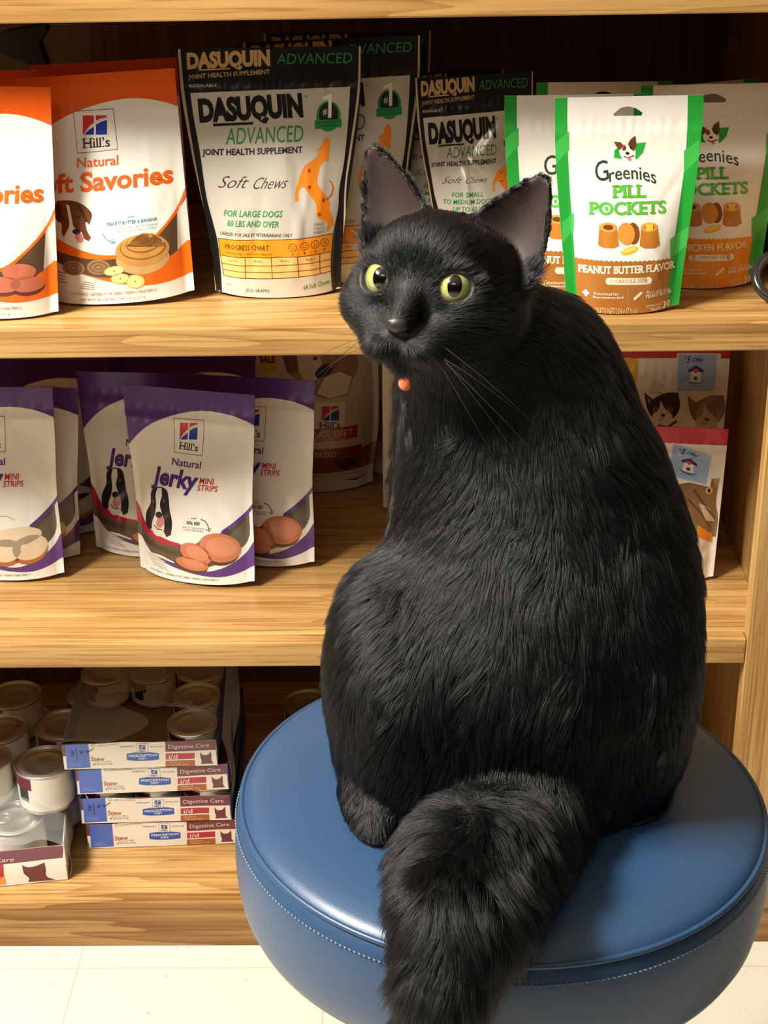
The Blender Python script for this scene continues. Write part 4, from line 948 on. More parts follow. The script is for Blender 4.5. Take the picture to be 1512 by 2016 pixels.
for (x, y, z, lab) in ((-.4735, 1.672, Z3 + .0035, None), (-.5515, 1.664, Z3 + .0035, None), (-.468, 1.752, Z3 + .001, None), (-.546, 1.748, Z3 + .001, None), (-.462, 1.829, Z3 + .001, None), (-.548, 1.826, Z3 + .001, None)):
    can(LARGE, 'large can in the lower layer beneath the dim stacked cans at the left', (x, y, z), gl)
for (x, y, lab) in ((-.472, 1.628, 'large can with a maroon and white label just behind the wrapped tray'), (-.5535, 1.634, 'large can cut off by the left edge behind the wrapped tray'),
                    (-.465, 1.714, 'grey lidded can in the second stacked row, beside the opened tray'), (-.5465, 1.704, 'grey lidded can with a stamped code at the left edge'),
                    (-.442, 1.794, 'dark can in the rear row partly behind the opened top tray'), (-.546, 1.788, 'dark can in the rear row near the left edge')):
    o = can(LARGE, lab, (x, y, zl + .0035), gl, rz=R(random.uniform(-20, 20)))
    if 'stamped' in lab:
        Ar = Art([(0, 0), (1, 0), (0, 1), (1, 1)], .03, .008); co, fs = glyphs('22 80', .01, 0, 1.1, 2)
        bm = bmesh.new(); vs = [bm.verts.new((x_ * .0075, y_ * .0075, .0)) for x_, y_ in co]
        for f in fs: bm.faces.new([vs[i] for i in f])
        obj('stamped_code', bm, pbr('stamp_ink', (.05, .045, .04), .7), o, False, loc=(.004, .012, .0575 - .0019))
can(LARGE, 'lone can standing in the dark behind the blue stool', (-.150, 1.862, Z3 + .001), gl)

# ------------------------------------------------------------------ small dark things at the edges of the upper shelf
st = thing('black_clip_stand', 'dark black clip on a thin stand behind the orange pouches, under the top board', 'stand', (at(52, 100, 1.86)[0], 1.86, Z1), (0, 0, 0))
M_blk = pbr('black_plastic', (.006, .006, .006), .45)
bm = bmesh.new()
cl = [at(x, y, 1.86) for x, y in ((4, 62), (50, 52), (92, 46), (95, 58), (86, 74), (80, 84), (88, 104), (96, 130), (80, 134), (52, 120), (30, 112), (0, 100), (-12, 96), (-12, 80), (6, 78))]
b0 = Vector(st.location); fr = [bm.verts.new(Vector(p) - b0 - Vector((0, .012, 0))) for p in cl]; bk = [bm.verts.new(Vector(p) - b0 + Vector((0, .012, 0))) for p in cl]
bm.faces.new(fr[::-1]); bm.faces.new(bk)
for i in range(len(fr)): bm.faces.new((fr[i], fr[(i + 1) % len(fr)], bk[(i + 1) % len(fr)], bk[i]))
bmesh.ops.recalc_face_normals(bm, faces=bm.faces[:]); bmesh.ops.triangulate(bm, faces=[f for f in bm.faces if len(f.verts) > 4])
obj('clip_head', bm, M_blk, st, False)
bm = bmesh.new(); hz = cl[8][2] - Z1; tube(bm, [(.006, 0, .004), (.006, 0, hz + .01)], .004, 10); obj('stem', bm, M_blk, st)
bm = bmesh.new(); lathe(bm, [(0, .006), (.03, .005), (.034, 0), (0, 0)], 32); obj('stand_base', bm, M_blk, st)

lp = at(1524, 606, 1.575)
lo = thing('black_hose_loop', 'glossy black loop of hose lying on the upper shelf at the right edge', 'hose', (float(lp[0]), 1.572, Z1))
bm = bmesh.new(); pts = []
for k in range(40):
    t = 2 * math.pi * k / 40; pts.append((.0225 * math.cos(t), .024 * math.sin(t) * .75, .0245 + .0185 * math.sin(t) + .0 * math.cos(t)))
tube(bm, pts, .0055, 14, closed=True); obj('hose', bm, pbr('black_gloss', (.02, .02, .02), .18, 0, .6), lo)

# ------------------------------------------------------------------ stool
SX, SY, SZ = .0624, .9150, .6520
NRM = Vector((.0304, .0369, 1)).normalized()
QT = NRM.to_track_quat('Z', 'Y')
# keep the seam start facing away
so = thing('stool', 'round blue vinyl padded stool with stitched edge, the black cat sitting on it', 'stool', (SX, SY, 0))
seat = thing('seat', None, None, (0, 0, SZ)); seat.parent = so
seat.rotation_mode = 'QUATERNION'; seat.rotation_quaternion = Vector((0, 0, 1)).rotation_difference(NRM)
M_vin = pbr('blue_vinyl', rgb(37, 66, 100), .42, 0, .5, .18, .36, bump=(900, .18, .0006))
M_thr = pbr('pale_thread', rgb(104, 128, 146), .6)
RS = .185
bm = bmesh.new()
prof = [(0, .0125), (.05, .0122), (.10, .0110), (.14, .0085), (.165, .0052), (.178, .0020), (.1835, -.0010), (.1852, -.0035)]
lathe(bm, prof, 128); obj('cushion_top', bm, M_vin, seat)
bm = bmesh.new()
prof = [(.1850, -.0050), (.1878, -.0085), (.1900, -.016), (.1912, -.030), (.1915, -.045), (.1905, -.060), (.1880, -.074), (.184, -.083), (.178, -.087), (.10, -.087), (0, -.087)]
lathe(bm, prof, 128); obj('seat_side', bm, M_vin, seat)
bm = bmesh.new(); tube(bm, [(.1862 * math.cos(2 * math.pi * k / 128), .1862 * math.sin(2 * math.pi * k / 128), -.0038) for k in range(128)], .0021, 10, closed=True)
obj('piping', bm, M_vin, seat)
bm = bmesh.new(); nst = 330
for k in range(nst):
    t0, t1 = 2 * math.pi * k / nst, 2 * math.pi * (k + .62) / nst
    rr = .1903; tube(bm, [(rr * math.cos(t0), rr * math.sin(t0), -.0150), ((rr + .0006) * math.cos((t0 + t1) / 2), (rr + .0006) * math.sin((t0 + t1) / 2), -.0151), (rr * math.cos(t1), rr * math.sin(t1), -.0152)], .00048, 5)
s_ = obj('stitching', bm, M_thr, seat)
M_chr = pbr('chrome', (.7, .7, .7), .12, 1.0)
bm = bmesh.new(); lathe(bm, [(0, .56), (.09, .562), (.09, .55), (.025, .53), (.022, .12), (0, .12)], 40); obj('column', bm, M_chr, so)
bm = bmesh.new(); add_box(bm, (0, 0, 0), (.01, .01, .01)); bm.clear()
for k in range(5):
    t = R(20 + 72 * k); bm = bmesh.new()
    tube(bm, [(0, 0, .115), (.15 * math.cos(t), .15 * math.sin(t), .095), (.255 * math.cos(t), .255 * math.sin(t), .066)], [.022, .018, .014], 12); lg = obj('leg', bm, M_chr, so)
    bm = bmesh.new(); r_ = bmesh.ops.create_cone(bm, cap_ends=True, segments=24, radius1=.027, radius2=.027, depth=.02)
    rm = Matrix.Rotation(t, 4, 'Z') @ Matrix.Rotation(R(90), 4, 'X')
    for v in bm.verts: v.co = rm @ v.co + Vector((.258 * math.cos(t), .258 * math.sin(t), .0275))
    obj('caster', bm, pbr('caster_rubber', (.02, .02, .02), .5), lg, False)

# ------------------------------------------------------------------ the cat: one continuous body grown from a distance field
HY, HP, HR = -0.3903, 0.2779, -0.0147
HC = np.array([0.0153, .95, 1.0119]); HS = .9677
def _Rz(t): c, s = math.cos(t), math.sin(t); return np.array([[c, -s, 0], [s, c, 0], [0, 0, 1]])
def _Rx(t): c, s = math.cos(t), math.sin(t); return np.array([[1, 0, 0], [0, c, -s], [0, s, c]])
def _Ry(t): c, s = math.cos(t), math.sin(t); return np.array([[c, 0, s], [0, 1, 0], [-s, 0, c]])
HM = _Rz(math.pi + HY) @ _Rx(HP) @ _Ry(HR)
FLIP = np.diag([-1., 1., 1.])               # local +x is the side seen on the right of the face
def hw(p): return HM @ (FLIP @ np.asarray(p, float) * HS) + HC
HL = FLIP @ HM.T                             # world -> head local
GO_, GS = np.array([-.17, .640, .480]), .0024
GN = (np.array([.30, 1.13, 1.135]) - GO_) / GS; GN = GN.astype(int)
ax = [GO_[k] + GS * np.arange(GN[k]) for k in range(3)]
D = np.full(GN, .2, np.float32)
def sub(lo, hi):
    s = []
    for k in range(3):
        a = max(0, int((lo[k] - GO_[k]) / GS)); b = min(GN[k], int((hi[k] - GO_[k]) / GS) + 2); s.append(slice(a, max(a + 1, b)))
    X = np.stack(np.meshgrid(*[ax[k][s[k]] for k in range(3)], indexing='ij'), -1)
    return tuple(s), X
def smin(a, b, k):
    h = np.clip(.5 + .5 * (b - a) / k, 0, 1); return b * (1 - h) + a * h - k * h * (1 - h)
def put(s, d, k, cut=False):
    if cut: D[s] = -smin(-D[s], d, k)
    else: D[s] = smin(D[s], d, k)
def ell_d(p, r):
    r = np.asarray(r); k0 = np.linalg.norm(p / r, axis=-1); k1 = np.linalg.norm(p / r ** 2, axis=-1) + 1e-9
    return k0 * (k0 - 1) / k1
def E(c, r, k=.03, M=None, cut=False, pad=.05):
    c = np.asarray(c, float); m = max(r) + pad
    s, X = sub(c - m, c + m); p = X - c
    if M is not None: p = p @ M
    put(s, ell_d(p, r), k, cut)
def cap(a, b, r1, r2, k=.03, cut=False):
    a, b = np.asarray(a, float), np.asarray(b, float); m = max(r1, r2) + .05
    s, X = sub(np.minimum(a, b) - m, np.maximum(a, b) + m)
    ab = b - a; t = np.clip(((X - a) @ ab) / (ab @ ab), 0, 1)
    put(s, np.linalg.norm(X - a - t[..., None] * ab, axis=-1) - (r1 + t * (r2 - r1)), k, cut)
def HE(c, r, k=.012, roll=0.0, M=None, cut=False, pad=.03):
    Mx = HM @ FLIP
    if M is not None: Mx = Mx @ M
    E(hw(c), np.array(r) * HS, k, Mx, cut, pad)
def Hc(a, b, r1, r2, k=.01, cut=False): cap(hw(a), hw(b), r1 * HS, r2 * HS, k, cut)

# trunk, haunches, legs
E(at(1012, 1290, .940), (.104, .105, .116), .03)
E(at(982, 1488, .915), (.101, .088, .048), .04)
E(at(782, 1325, .930), (.046, .085, .082), .035)
E(at(1246, 1295, .945), (.040, .085, .098), .035)
E(at(1076, 1085, .975), (.092, .092, .118), .04)
E(at(1026, 905, .995), (.074, .080, .105), .04)
E(at(1070, 740, 1.005), (.036, .050, .050), .035)
E(at(868, 880, 1.000), (.020, .045, .078), .03)
cap(at(1000, 815, 1.0), HC + np.array([.016, .02, -.018]), .060, .045, .03)
for x0, x1 in ((.030, .028), (.100, .104)):
    cap((x0, 1.02, .86), (x1, 1.035, .685), .030, .019, .03); E((x1, 1.025, .668), (.021, .030, .015), .015)
E(at(724, 1598, .868), (.0165, .040, .021), .02, _Rz(R(12)))
E(at(1165, 1600, .895), (.050, .040, .030), .025)
# tail: root under the rump, over the seat edge and down
TAIL = [(at(1030, 1625, .835), .036), (at(945, 1705, .785), .036), (at(908, 1800, .737), .033), (at(876, 1915, .712), .021), (at(858, 2040, .704), .019), (at(845, 2230, .700), .018)]
for (a, ra), (b, rb) in zip(TAIL[:-1], TAIL[1:]): cap(a, b, ra, rb, .02)
E(at(925, 1712, .790), (.046, .032, .026), .025)
# skull and face (head frame: x across, y out of the face, z up)
HE((0, -.010, .008), (.050, .052, .044), .02)
HE((0, .016, .022), (.033, .028, .022), .015)
for sx in (-1, 1):
    HE((sx * .033, .006, -.0105), (.0245, .031, .0235), .018)
    HE((sx * .0118, .0425, -.0320), (.0150, .0160, .0115), .006)
    HE((sx * .022, .026, -.024), (.016, .02, .016), .012)
Hc((0, .025, .016), (0, .0545, -.0155), .0105, .0080, .008)
HE((0, .039, -.0435), (.0100, .0115, .0075), .006)
HE((0, .0612, -.0195), (.0082, .0048, .0058), .003)
EYES = []
for sx in (-1, 1):
    c = np.array([sx * .0245, .0300, .0065]); fw = np.array([sx * .30, 1, .02]); fw /= np.linalg.norm(fw)
    xx = np.cross(fw, [0, 0, 1]); xx /= np.linalg.norm(xx); zz = np.cross(xx, fw)
    t = sx * R(15); x2 = xx * math.cos(t) + zz * math.sin(t) if True else xx; z2 = np.cross(x2, fw)
    Me = np.stack([x2, fw, z2], 1)
    HE(c, (.0168, .0146, .0156), .007, M=Me)
    HE(c + fw * .0125, (.0126, .0100, .0093), .0014, M=Me, cut=True)
    EYES.append((c, Me))
# muzzle split, nostrils, mouth line
Hc((0, .0600, -.0255), (0, .0575, -.037), .0015, .0015, .002, True)
for sx in (-1, 1):
    HE((sx * .0046, .0650, -.0212), (.0021, .0026, .0016), .001, cut=True)
    Hc((0, .0570, -.0375), (sx * .010, .0545, -.0425), .0013, .0009, .002, True)
    Hc((sx * .010, .0545, -.0425), (sx * .021, .044, -.0405), .0012, .0008, .002, True)
# ears: cupped shells
EARS = []
for base, tip, face, hwid in (((-.0350, -.006, .036), (-.0600, -.008, .0905), (-.25, 1, .06), .0255), ((.0370, -.008, .030), (.0630, -.010, .0815), (.10, 1, .10), .0275)):
    base, tip = np.array(base), np.array(tip); ez = tip - base; h = np.linalg.norm(ez); ez /= h
    fy = np.array(face, float); fy -= ez * (fy @ ez); fy /= np.linalg.norm(fy); ex = np.cross(fy, ez)
    B = np.stack([ex, fy, ez], 1); Bw = HM @ FLIP @ B
    bw = hw(base); mid = bw + Bw[:, 2] * h * HS / 2
    s, X = sub(mid - .06, mid + .06); q = ((X - bw) @ Bw) / HS
    t = np.clip(q[..., 2] / h, -.3, 1.0); wd = hwid * np.clip(1 - np.clip(t, 0, 1) ** 1.35, 0, 1) ** .80 + .0028
    xn = np.clip(q[..., 0] / wd, -1.2, 1.2)
    y0 = -.52 * wd * (1 - np.clip(xn * xn, 0, 1)) * (1 - .25 * np.clip(t, 0, 1)) - .004 * np.sin(np.clip(t, 0, 1) * 3.1)
    d = np.maximum(np.maximum((np.abs(q[..., 1] - y0) - .0026) * .75, (np.abs(q[..., 0]) - wd) * .8), np.maximum(q[..., 2] - h, -q[..., 2] - .012)) * HS
    put(s, d, .007)
    EARS.append((bw, Bw, h * HS, hwid * HS))

def surface_nets(D, o, h):
    S = D < 0; nx, ny, nz = D.shape
    acc = np.zeros((nx - 1, ny - 1, nz - 1, 3), np.float32); cnt = np.zeros((nx - 1, ny - 1, nz - 1), np.int16)
    corners = [(i, j, k) for i in (0, 1) for j in (0, 1) for k in (0, 1)]
    V = lambda c, A: A[c[0]:nx - 1 + c[0], c[1]:ny - 1 + c[1], c[2]:nz - 1 + c[2]]
    for a in corners:
        for d in range(3):
            if a[d]: continue
            b = list(a); b[d] = 1; b = tuple(b)
            m = V(a, S) != V(b, S); ix = np.nonzero(m)
            da, db = V(a, D)[ix], V(b, D)[ix]; t = da / (da - db)
            p = np.tile(np.array(a, np.float32), (len(t), 1)); p[:, d] += t
            acc[ix] += p; cnt[ix] += 1
    act = cnt > 0; ix = np.nonzero(act); idx = np.full(act.shape, -1, np.int64); idx[ix] = np.arange(len(ix[0]))
    P = (np.stack(ix, -1) + acc[ix] / cnt[ix][:, None]) * h + o
    Q = []
    for d in range(3):
        u, v = (d + 1) % 3, (d + 2) % 3
        sl0 = [slice(None)] * 3; sl1 = [slice(None)] * 3; sl0[d] = slice(0, -1); sl1[d] = slice(1, None)
        m = S[tuple(sl0)] != S[tuple(sl1)]
        for q in (u, v):
            e = [slice(None)] * 3; e[q] = [0, -1]; m[tuple(e)] = False
        e = np.stack(np.nonzero(m), -1)
        ok = (e[:, u] > 0) & (e[:, v] > 0); e = e[ok]
        du, dv = np.eye(3, dtype=int)[u], np.eye(3, dtype=int)[v]
        g = lambda p: idx[p[:, 0], p[:, 1], p[:, 2]]
        q = np.stack([g(e - du - dv), g(e - dv), g(e), g(e - du)], -1)
        ins = S[e[:, 0], e[:, 1], e[:, 2]]; q[~ins] = q[~ins][:, ::-1]
        Q.append(q)
    Q = np.concatenate(Q); Q = Q[(Q >= 0).all(1)]
    return P, Q
VP, VQ = surface_nets(D, GO_, GS)
# keep only the connected body
me = bpy.data.meshes.new('body'); me.from_pydata(VP.tolist(), [], VQ.tolist()); me.update()
bm = bmesh.new(); bm.from_mesh(me)
bmesh.ops.smooth_vert(bm, verts=bm.verts[:], factor=.35, use_axis_x=True, use_axis_y=True, use_axis_z=True)
bm.normal_update(); bm.to_mesh(me); bm.free()
me.polygons.foreach_set('use_smooth', [True] * len(me.polygons))
nv = len(me.vertices); VP = np.empty(nv * 3); me.vertices.foreach_get('co', VP); VP = VP.reshape(-1, 3)
VN = np.empty(nv * 3); me.vertex_normals.foreach_get('vector', VN); VN = VN.reshape(-1, 3)

cat = thing('cat', 'fluffy black cat with yellow green eyes sitting on the blue stool, head turned back', 'cat', (SX, SY, .655))
CO = np.array(cat.location)
me.vertices.foreach_set('co', (VP - CO).ravel()); me.update()
M_skin = pbr('black_skin', (.008, .0078, .008), .6, 0, .3)
M_ear = pbr('ear_skin', rgb(50, 38, 36), .6, 0, .3)
M_nose = pbr('black_nose_leather', (.02, .018, .018), .42, 0, .5, bump=(1500, .3, .0004))
M_lid = pbr('eye_rim', (.006, .005, .005), .6)
for m in (M_skin, M_ear, M_nose, M_lid): me.materials.append(m)
LP = ((VP - HC) @ HL.T) / HS                # head-local vertex coordinates
inear = np.zeros(nv, bool); earw = np.zeros(nv)
for bw, Bw, h, hwid in EARS:
    q = (VP - bw) @ Bw
    box = (q[:, 2] > .004) & (q[:, 2] < h * 1.05) & (np.abs(q[:, 0]) < hwid * 1.2) & (np.abs(q[:, 1]) < .03)
    f = (VN @ Bw[:, 1]) > .25
    wd = hwid * np.clip(1 - np.clip(q[:, 2] / h, 0, 1) ** 1.35, 0, 1) ** .8 + .0028
    inear |= box & f & (np.abs(q[:, 0]) < wd * .90)
    earw = np.maximum(earw, np.where(box, np.clip(q[:, 2] / .02, 0, 1), 0))
isnose = (np.abs(LP[:, 0]) < .0085) & (LP[:, 1] > .0600) & (LP[:, 2] > -.0270) & (LP[:, 2] < -.0150)
iseye = np.zeros(nv, bool)
for c, Me in EYES:
    q = (LP - c) @ Me; iseye |= (q[:, 1] > .004) & ((q[:, 0] / .0140) ** 2 + (q[:, 2] / .0120) ** 2 < 1)
Qv = np.empty(len(me.polygons) * 4, int); me.polygons.foreach_get('vertices', Qv); Qv = Qv.reshape(-1, 4)
mi = np.zeros(len(Qv), int); mi[inear[Qv].all(1)] = 1; mi[isnose[Qv].all(1)] = 2; mi[iseye[Qv].all(1)] = 3
me.polygons.foreach_set('material_index', mi.tolist())
body = link('body', me, cat)

# eyes: glossy ball, yellow-green iris, upright oval pupil
def eye_mat(name, c_in, c_out):
    m = bpy.data.materials.new(name); m.use_nodes = True; nt = m.node_tree; L = nt.links; b = nt.nodes['Principled BSDF']
    tc = nt.nodes.new('ShaderNodeTexCoord'); sp = nt.nodes.new('ShaderNodeSeparateXYZ'); L.new(tc.outputs['Object'], sp.inputs[0])
    def rad(rx, rz):
        a = nt.nodes.new('ShaderNodeMath'); a.operation = 'MULTIPLY'; a.inputs[1].default_value = 1 / rx; L.new(sp.outputs[0], a.inputs[0])
        c = nt.nodes.new('ShaderNodeMath'); c.operation = 'MULTIPLY'; c.inputs[1].default_value = 1 / rz; L.new(sp.outputs[2], c.inputs[0])
        v = nt.nodes.new('ShaderNodeCombineXYZ'); L.new(a.outputs[0], v.inputs[0]); L.new(c.outputs[0], v.inputs[1])
        ln = nt.nodes.new('ShaderNodeVectorMath'); ln.operation = 'LENGTH'; L.new(v.outputs[0], ln.inputs[0]); return ln.outputs['Value']
    def ramp(src, els):
        r = nt.nodes.new('ShaderNodeValToRGB'); e = r.color_ramp.elements
        while len(e) < len(els): e.new(.5)
        for k, (p, c) in enumerate(els): e[k].position = p; e[k].color = (*c, 1)
        L.new(src, r.inputs['Fac']); return r.outputs['Color']
    sc = nt.nodes.new('ShaderNodeMath'); sc.operation = 'MULTIPLY'; sc.inputs[1].default_value = .5; L.new(rad(.0122, .0122), sc.inputs[0])
    iris = ramp(sc.outputs[0], [(0, c_in), (.30, c_in), (.46, c_out), (.485, (.03, .025, .015)), (.52, (.16, .13, .11))])
    nz = nt.nodes.new('ShaderNodeTexNoise'); nz.inputs['Scale'].default_value = 900; L.new(tc.outputs['Object'], nz.inputs['Vector'])
    pm = nt.nodes.new('ShaderNodeMath'); pm.operation = 'MULTIPLY'; pm.inputs[1].default_value = .5; L.new(rad(.0045, .0070), pm.inputs[0])
    msk = ramp(pm.outputs[0], [(.48, (0, 0, 0)), (.52, (1, 1, 1))])
    mx = nt.nodes.new('ShaderNodeMix'); mx.data_type = 'RGBA'; L.new(msk, mx.inputs[0]); mx.inputs[6].default_value = (.002, .002, .002, 1); L.new(iris, mx.inputs[7])
    L.new(mx.outputs[2], b.inputs['Base Color']); b.inputs['Roughness'].default_value = .12; b.inputs['Coat Weight'].default_value = 1; b.inputs['Coat Roughness'].default_value = .03
    return m
M_eye = eye_mat('yellow_green_iris', rgb(164, 166, 98), rgb(116, 120, 62))
for k, (c, Me) in enumerate(EYES):
    bm = bmesh.new(); bmesh.ops.create_uvsphere(bm, u_segments=48, v_segments=32, radius=.0142 * HS)
    # slight corneal bulge
    for v in bm.verts:
        if v.co.y > 0:
            rr = math.hypot(v.co.x, v.co.z); v.co.y += .0012 * math.exp(-(rr / .007) ** 2)
    e = obj('eye', bm, M_eye, cat)
    p = hw(c - Me[:, 1] * .0026)
    g = CAMP + np.array([(-.30, .0)[k], .05, .06]) - p; g /= np.linalg.norm(g)
    up = HM @ FLIP @ np.array([0, 0, 1.0]); xr = np.cross(g, up); xr /= np.linalg.norm(xr); up = np.cross(xr, g)
    e.rotation_mode = 'QUATERNION'
    e.rotation_quaternion = Matrix(((xr[0], g[0], up[0]), (xr[1], g[1], up[1]), (xr[2], g[2], up[2]))).to_quaternion()
    e.location = p - CO

# ---- fur: strands grown from the skin, combed along a flow field
rs = np.random.RandomState(5)
tri = np.concatenate([Qv[:, [0, 1, 2]], Qv[:, [0, 2, 3]]]); tmi = np.concatenate([mi, mi])
T0, T1, T2 = VP[tri[:, 0]], VP[tri[:, 1]], VP[tri[:, 2]]
ar = .5 * np.linalg.norm(np.cross(T1 - T0, T2 - T0), axis=1)
cen = (T0 + T1 + T2) / 3; lc = ((cen - HC) @ HL.T) / HS
dh = np.linalg.norm(lc / np.array([1, 1.0, 1]), axis=1)
ishead = (dh < .075)
dens = np.where(ishead, 3.2, 1.0)
dens[tmi == 1] = .5; dens[(earw[tri].max(1) > .3) & (tmi == 0)] = 7.0
dens[(tmi == 2) | (tmi == 3)] = 0
tocam = CAMP - cen; fn = np.cross(T1 - T0, T2 - T0); fn /= np.linalg.norm(fn, axis=1, keepdims=True) + 1e-12
facing = (fn * tocam).sum(1) / np.linalg.norm(tocam, axis=1)
dens = dens * np.where(facing < -.35, .35, 1.0)      # thinner where it never shows
NH = 250000
pr = ar * dens; pr /= pr.sum(); ti = rs.choice(len(pr), NH, p=pr)
u, v = rs.rand(NH), rs.rand(NH); fl = u + v > 1; u[fl], v[fl] = 1 - u[fl], 1 - v[fl]
P0 = T0[ti] + (T1[ti] - T0[ti]) * u[:, None] + (T2[ti] - T0[ti]) * v[:, None]
n0, n1, n2 = VN[tri[ti, 0]], VN[tri[ti, 1]], VN[tri[ti, 2]]
NRMS = n0 + (n1 - n0) * u[:, None] + (n2 - n0) * v[:, None]; NRMS /= np.linalg.norm(NRMS, axis=1, keepdims=True)
lp = ((P0 - HC) @ HL.T) / HS; m_ear = tmi[ti] == 1
ew = (earw[tri[ti]]).max(1)
anch = [((1080, 640, .95), (.25, -.1, -1)), ((1200, 760, .96), (.40, -.1, -1)), ((1260, 950, .93), (.28, 0, -1)), ((1330, 1200, .93), (.06, 0, -1)), ((1050, 1000, .88), (.0, -.1, -1)),
        ((1050, 1250, .84), (-.14, -.1, -1)), ((860, 1080, .93), (-.55, -.1, -.8)), ((760, 1200, .92), (-.50, 0, -1)), ((680, 1380, .92), (-.28, 0, -1)), ((800, 1450, .85), (-.22, -.1, -1)),
        ((1000, 1500, .83), (-.06, -.2, -1)), ((1290, 1450, .92), (-.10, 0, -1)), ((800, 860, .97), (-.35, -.2, -1)), ((800, 760, .96), (-.25, -.1, -1)), ((850, 1000, .95), (-.45, -.1, -.9)), ((950, 800, .92), (.0, -.1, -1)),
        ((800, 1660, .78), (-.5, -.3, -.6)), ((930, 1690, .76), (-.1, -.8, -.7)), ((1050, 1720, .79), (.35, -.5, -.9)), ((900, 1850, .70), (0, -.15, -1)), ((870, 2000, .67), (0, -.1, -1)), ((860, 2200, .66), (0, 0, -1)), ((1000, 1900, .71), (.25, -.1, -1)), ((790, 1900, .71), (-.2, -.1, -1))]
AP = np.array([at(*a) for a, d in anch]); AD = np.array([np.array(d, float) / np.linalg.norm(d) for a, d in anch])
d2 = ((P0[:, None, :] - AP[None]) ** 2).sum(-1); wgt = np.exp(-d2 / (2 * .045 ** 2)) + 1e-9
FLOW = (wgt[..., None] * AD[None]).sum(1); FLOW /= np.linalg.norm(FLOW, axis=1, keepdims=True)
hflow = lp - np.array([0, .064, -.018]); hflow[:, 1] *= 1.15; hflow = hflow / np.linalg.norm(hflow, axis=1, keepdims=True)
eb = (np.abs(lp[:, 0]) < .02) & (lp[:, 2] > .0) & (lp[:, 1] > 0)
hfw = (HM @ FLIP @ hflow.T).T
hwt = np.clip((.085 - np.linalg.norm(lp, axis=1)) / .022, 0, 1)
FLOW = FLOW * (1 - hwt[:, None]) + hfw * hwt[:, None]
for bw, Bw, h, hwid in EARS:
    q = (P0 - bw) @ Bw; near = (ew > 0) & (np.linalg.norm(P0 - bw, axis=1) < .08)
    FLOW[near] = FLOW[near] * (1 - ew[near][:, None]) + Bw[:, 2] * ew[near][:, None]
def noise3(P, wl, seed, n=10):
    r = np.random.RandomState(seed); o = np.zeros((len(P), 3))
    for _ in range(n):
        k = r.normal(size=3); k *= 2 * math.pi / wl / np.linalg.norm(k) * r.uniform(.6, 1.5)
        o += r.normal(size=3) * np.sin(P @ k + r.uniform(0, 6.28))[:, None]
    return o / math.sqrt(n)
bodyw = 1 - hwt
FLOW = FLOW + noise3(P0, .055, 1) * (.16 * bodyw + .05)[:, None] + noise3(P0, .018, 2) * (.15 * bodyw + .05)[:, None] + rs.normal(size=P0.shape) * .07
FT = FLOW - NRMS * (FLOW * NRMS).sum(1, keepdims=True); FT /= np.linalg.norm(FT, axis=1, keepdims=True) + 1e-9
# length by place
tailw = np.clip((1.0 - np.minimum.reduce([np.linalg.norm(P0 - a, axis=1) / (r_ + .02) for a, r_ in TAIL])) * 4, 0, 1)
LEN = .024 * bodyw + .0110 * hwt
face = np.clip(1 - np.linalg.norm(lp - np.array([0, .05, -.010]), axis=1) / .05, 0, 1) * hwt
LEN = LEN * (1 - .72 * face); LEN = np.where(ew > .3, .0048, LEN); LEN = np.where(m_ear, .003, LEN)
LEN = LEN + tailw * .004
chest = np.exp(-((P0 - at(800, 900, .97)) ** 2).sum(1) / (2 * .05 ** 2)); LEN = LEN + chest * .003 * bodyw
cheek = hwt * np.clip((np.abs(lp[:, 0]) - .03) / .02, 0, 1) * np.clip((-lp[:, 2] + .01) / .03, 0, 1) * (ew < .1); LEN = LEN + cheek * .004
below = P0[:, 2] < .672; LEN = np.where(below & (tailw < .2), LEN * .75, LEN)
foot = np.linalg.norm(P0 - at(716, 1598, .868), axis=1) < .05; LEN = np.where(foot, .010, LEN)
LEN = LEN * rs.uniform(.65, 1.15, NH)
lift = np.where(ew > .3, .25, .30 * bodyw + .26 * hwt) + rs.uniform(-.1, .12, NH) + tailw * .12
KP = 5; tt = np.linspace(0, 1, KP); PT = np.empty((NH, KP, 3)); PT[:, 0] = P0 - NRMS * .0006
for k in range(1, KP):
    lf = lift * (1.55 - 1.7 * (tt[k] - .125))
    dr = FT + NRMS * lf[:, None]; dr /= np.linalg.norm(dr, axis=1, keepdims=True)
    dr[:, 2] -= .10 * tt[k] * bodyw
    PT[:, k] = PT[:, k - 1] + dr * (LEN / (KP - 1))[:, None]
# clumping
nc = 9000; ci = rs.choice(NH, nc, replace=False)
kd = kdtree.KDTree(nc)
for j, i in enumerate(ci): kd.insert(P0[i], j)
kd.balance()
cid = np.array([kd.find(p)[1] for p in P0]); cg = ci[cid]
cl = (.52 * bodyw + .35 * hwt) * np.clip(LEN / .012, 0, 1) * (ew < .3)
for k in range(1, KP):
    f = (cl * tt[k] ** 1.2)[:, None]
    tgt_ = PT[cg, k] + (P0 - P0[cg]) * .25
    PT[:, k] = PT[:, k] * (1 - f) + tgt_ * f
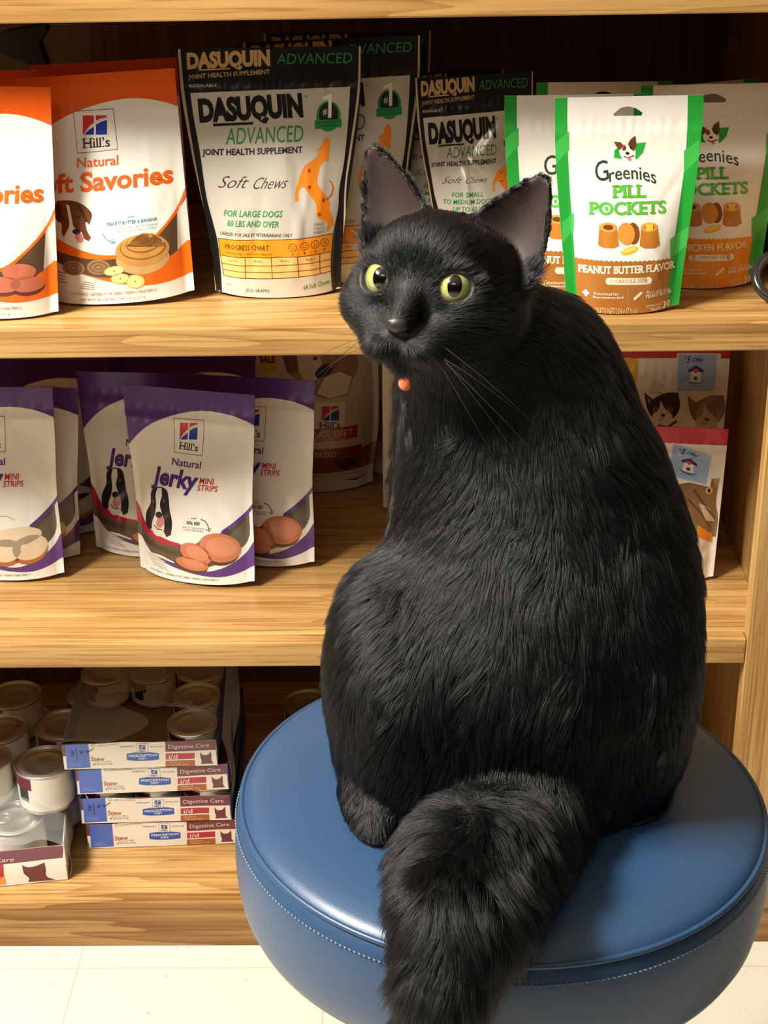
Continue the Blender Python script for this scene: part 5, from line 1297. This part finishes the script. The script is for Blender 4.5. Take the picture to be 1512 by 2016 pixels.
# strands do not sink into the seat
sn = np.array(NRM); sd = (PT - np.array([SX, SY, SZ + .0135])) @ sn
rad_ = np.hypot(PT[..., 0] - SX, PT[..., 1] - SY)
fix = (sd < 0) & (rad_ < RS) & (sd > -.03); PT = PT - np.where(fix, sd, 0)[..., None] * sn
crv = bpy.data.hair_curves.new('fur'); crv.add_curves([KP] * NH)
crv.position_data.foreach_set('vector', (PT - CO).astype(np.float32).ravel())
rb = (np.where(hwt > .5, .00012, .00015))[:, None] * np.array([1, 1, .9, .65, .22])[None]
ra = crv.attributes.get('radius') or crv.attributes.new('radius', 'FLOAT', 'POINT')
ra.data.foreach_set('value', rb.astype(np.float32).ravel())
M_fur = bpy.data.materials.new('black_fur'); M_fur.use_nodes = True; nt = M_fur.node_tree
for n_ in list(nt.nodes): nt.nodes.remove(n_)
ho = nt.nodes.new('ShaderNodeBsdfHairPrincipled'); om = nt.nodes.new('ShaderNodeOutputMaterial')
ho.parametrization = 'COLOR'
ho.inputs['Color'].default_value = (.0036, .0038, .0044, 1); ho.inputs['Roughness'].default_value = .34; ho.inputs['Radial Roughness'].default_value = .55
ho.inputs['IOR'].default_value = 1.42
ho.inputs['Random Roughness'].default_value = .2
nt.links.new(ho.outputs[0], om.inputs['Surface'])
crv.materials.append(M_fur)
fur = link('fur', crv, cat); fur['kind'] = 'stuff'

# whiskers
M_wh = pbr('whisker', (.02, .02, .021), .4)
for (s0, dx, dz, ln) in ((1, 1, -.42, .085), (1, 1, -.55, .092), (1, .95, -.72, .088), (1, .9, -.90, .075), (1, 1, -.28, .070), (-1, -1, -.25, .05), (-1, -1, -.45, .055), (-1, -.9, -.62, .05)):
    a = np.array([s0 * (.017 + .004 * rs.rand()), .046, -.030 + .005 * rs.uniform(-1, 1)]); d = np.array([dx, .12, dz]); d /= np.linalg.norm(d)
    pts = [hw(a + d * ln * t + np.array([0, .010 * t - .02 * t * t, -.014 * t * t])) - CO for t in np.linspace(0, 1, 9)]
    bm = bmesh.new(); tube(bm, pts, [.00024 * (1 - .75 * t) for t in np.linspace(0, 1, 9)], 5); obj('whisker', bm, M_wh, cat)
# orange tag at the throat
bm = bmesh.new(); bmesh.ops.create_uvsphere(bm, u_segments=20, v_segments=12, radius=.0050)
for v_ in bm.verts: v_.co.y *= .6
tg = at(799, 755, .957); o = obj('collar_tag', bm, pbr('orange_tag', rgb(240, 120, 78), .35), cat, loc=tuple(tg - CO)); o['label'] = 'small orange tag at the throat'
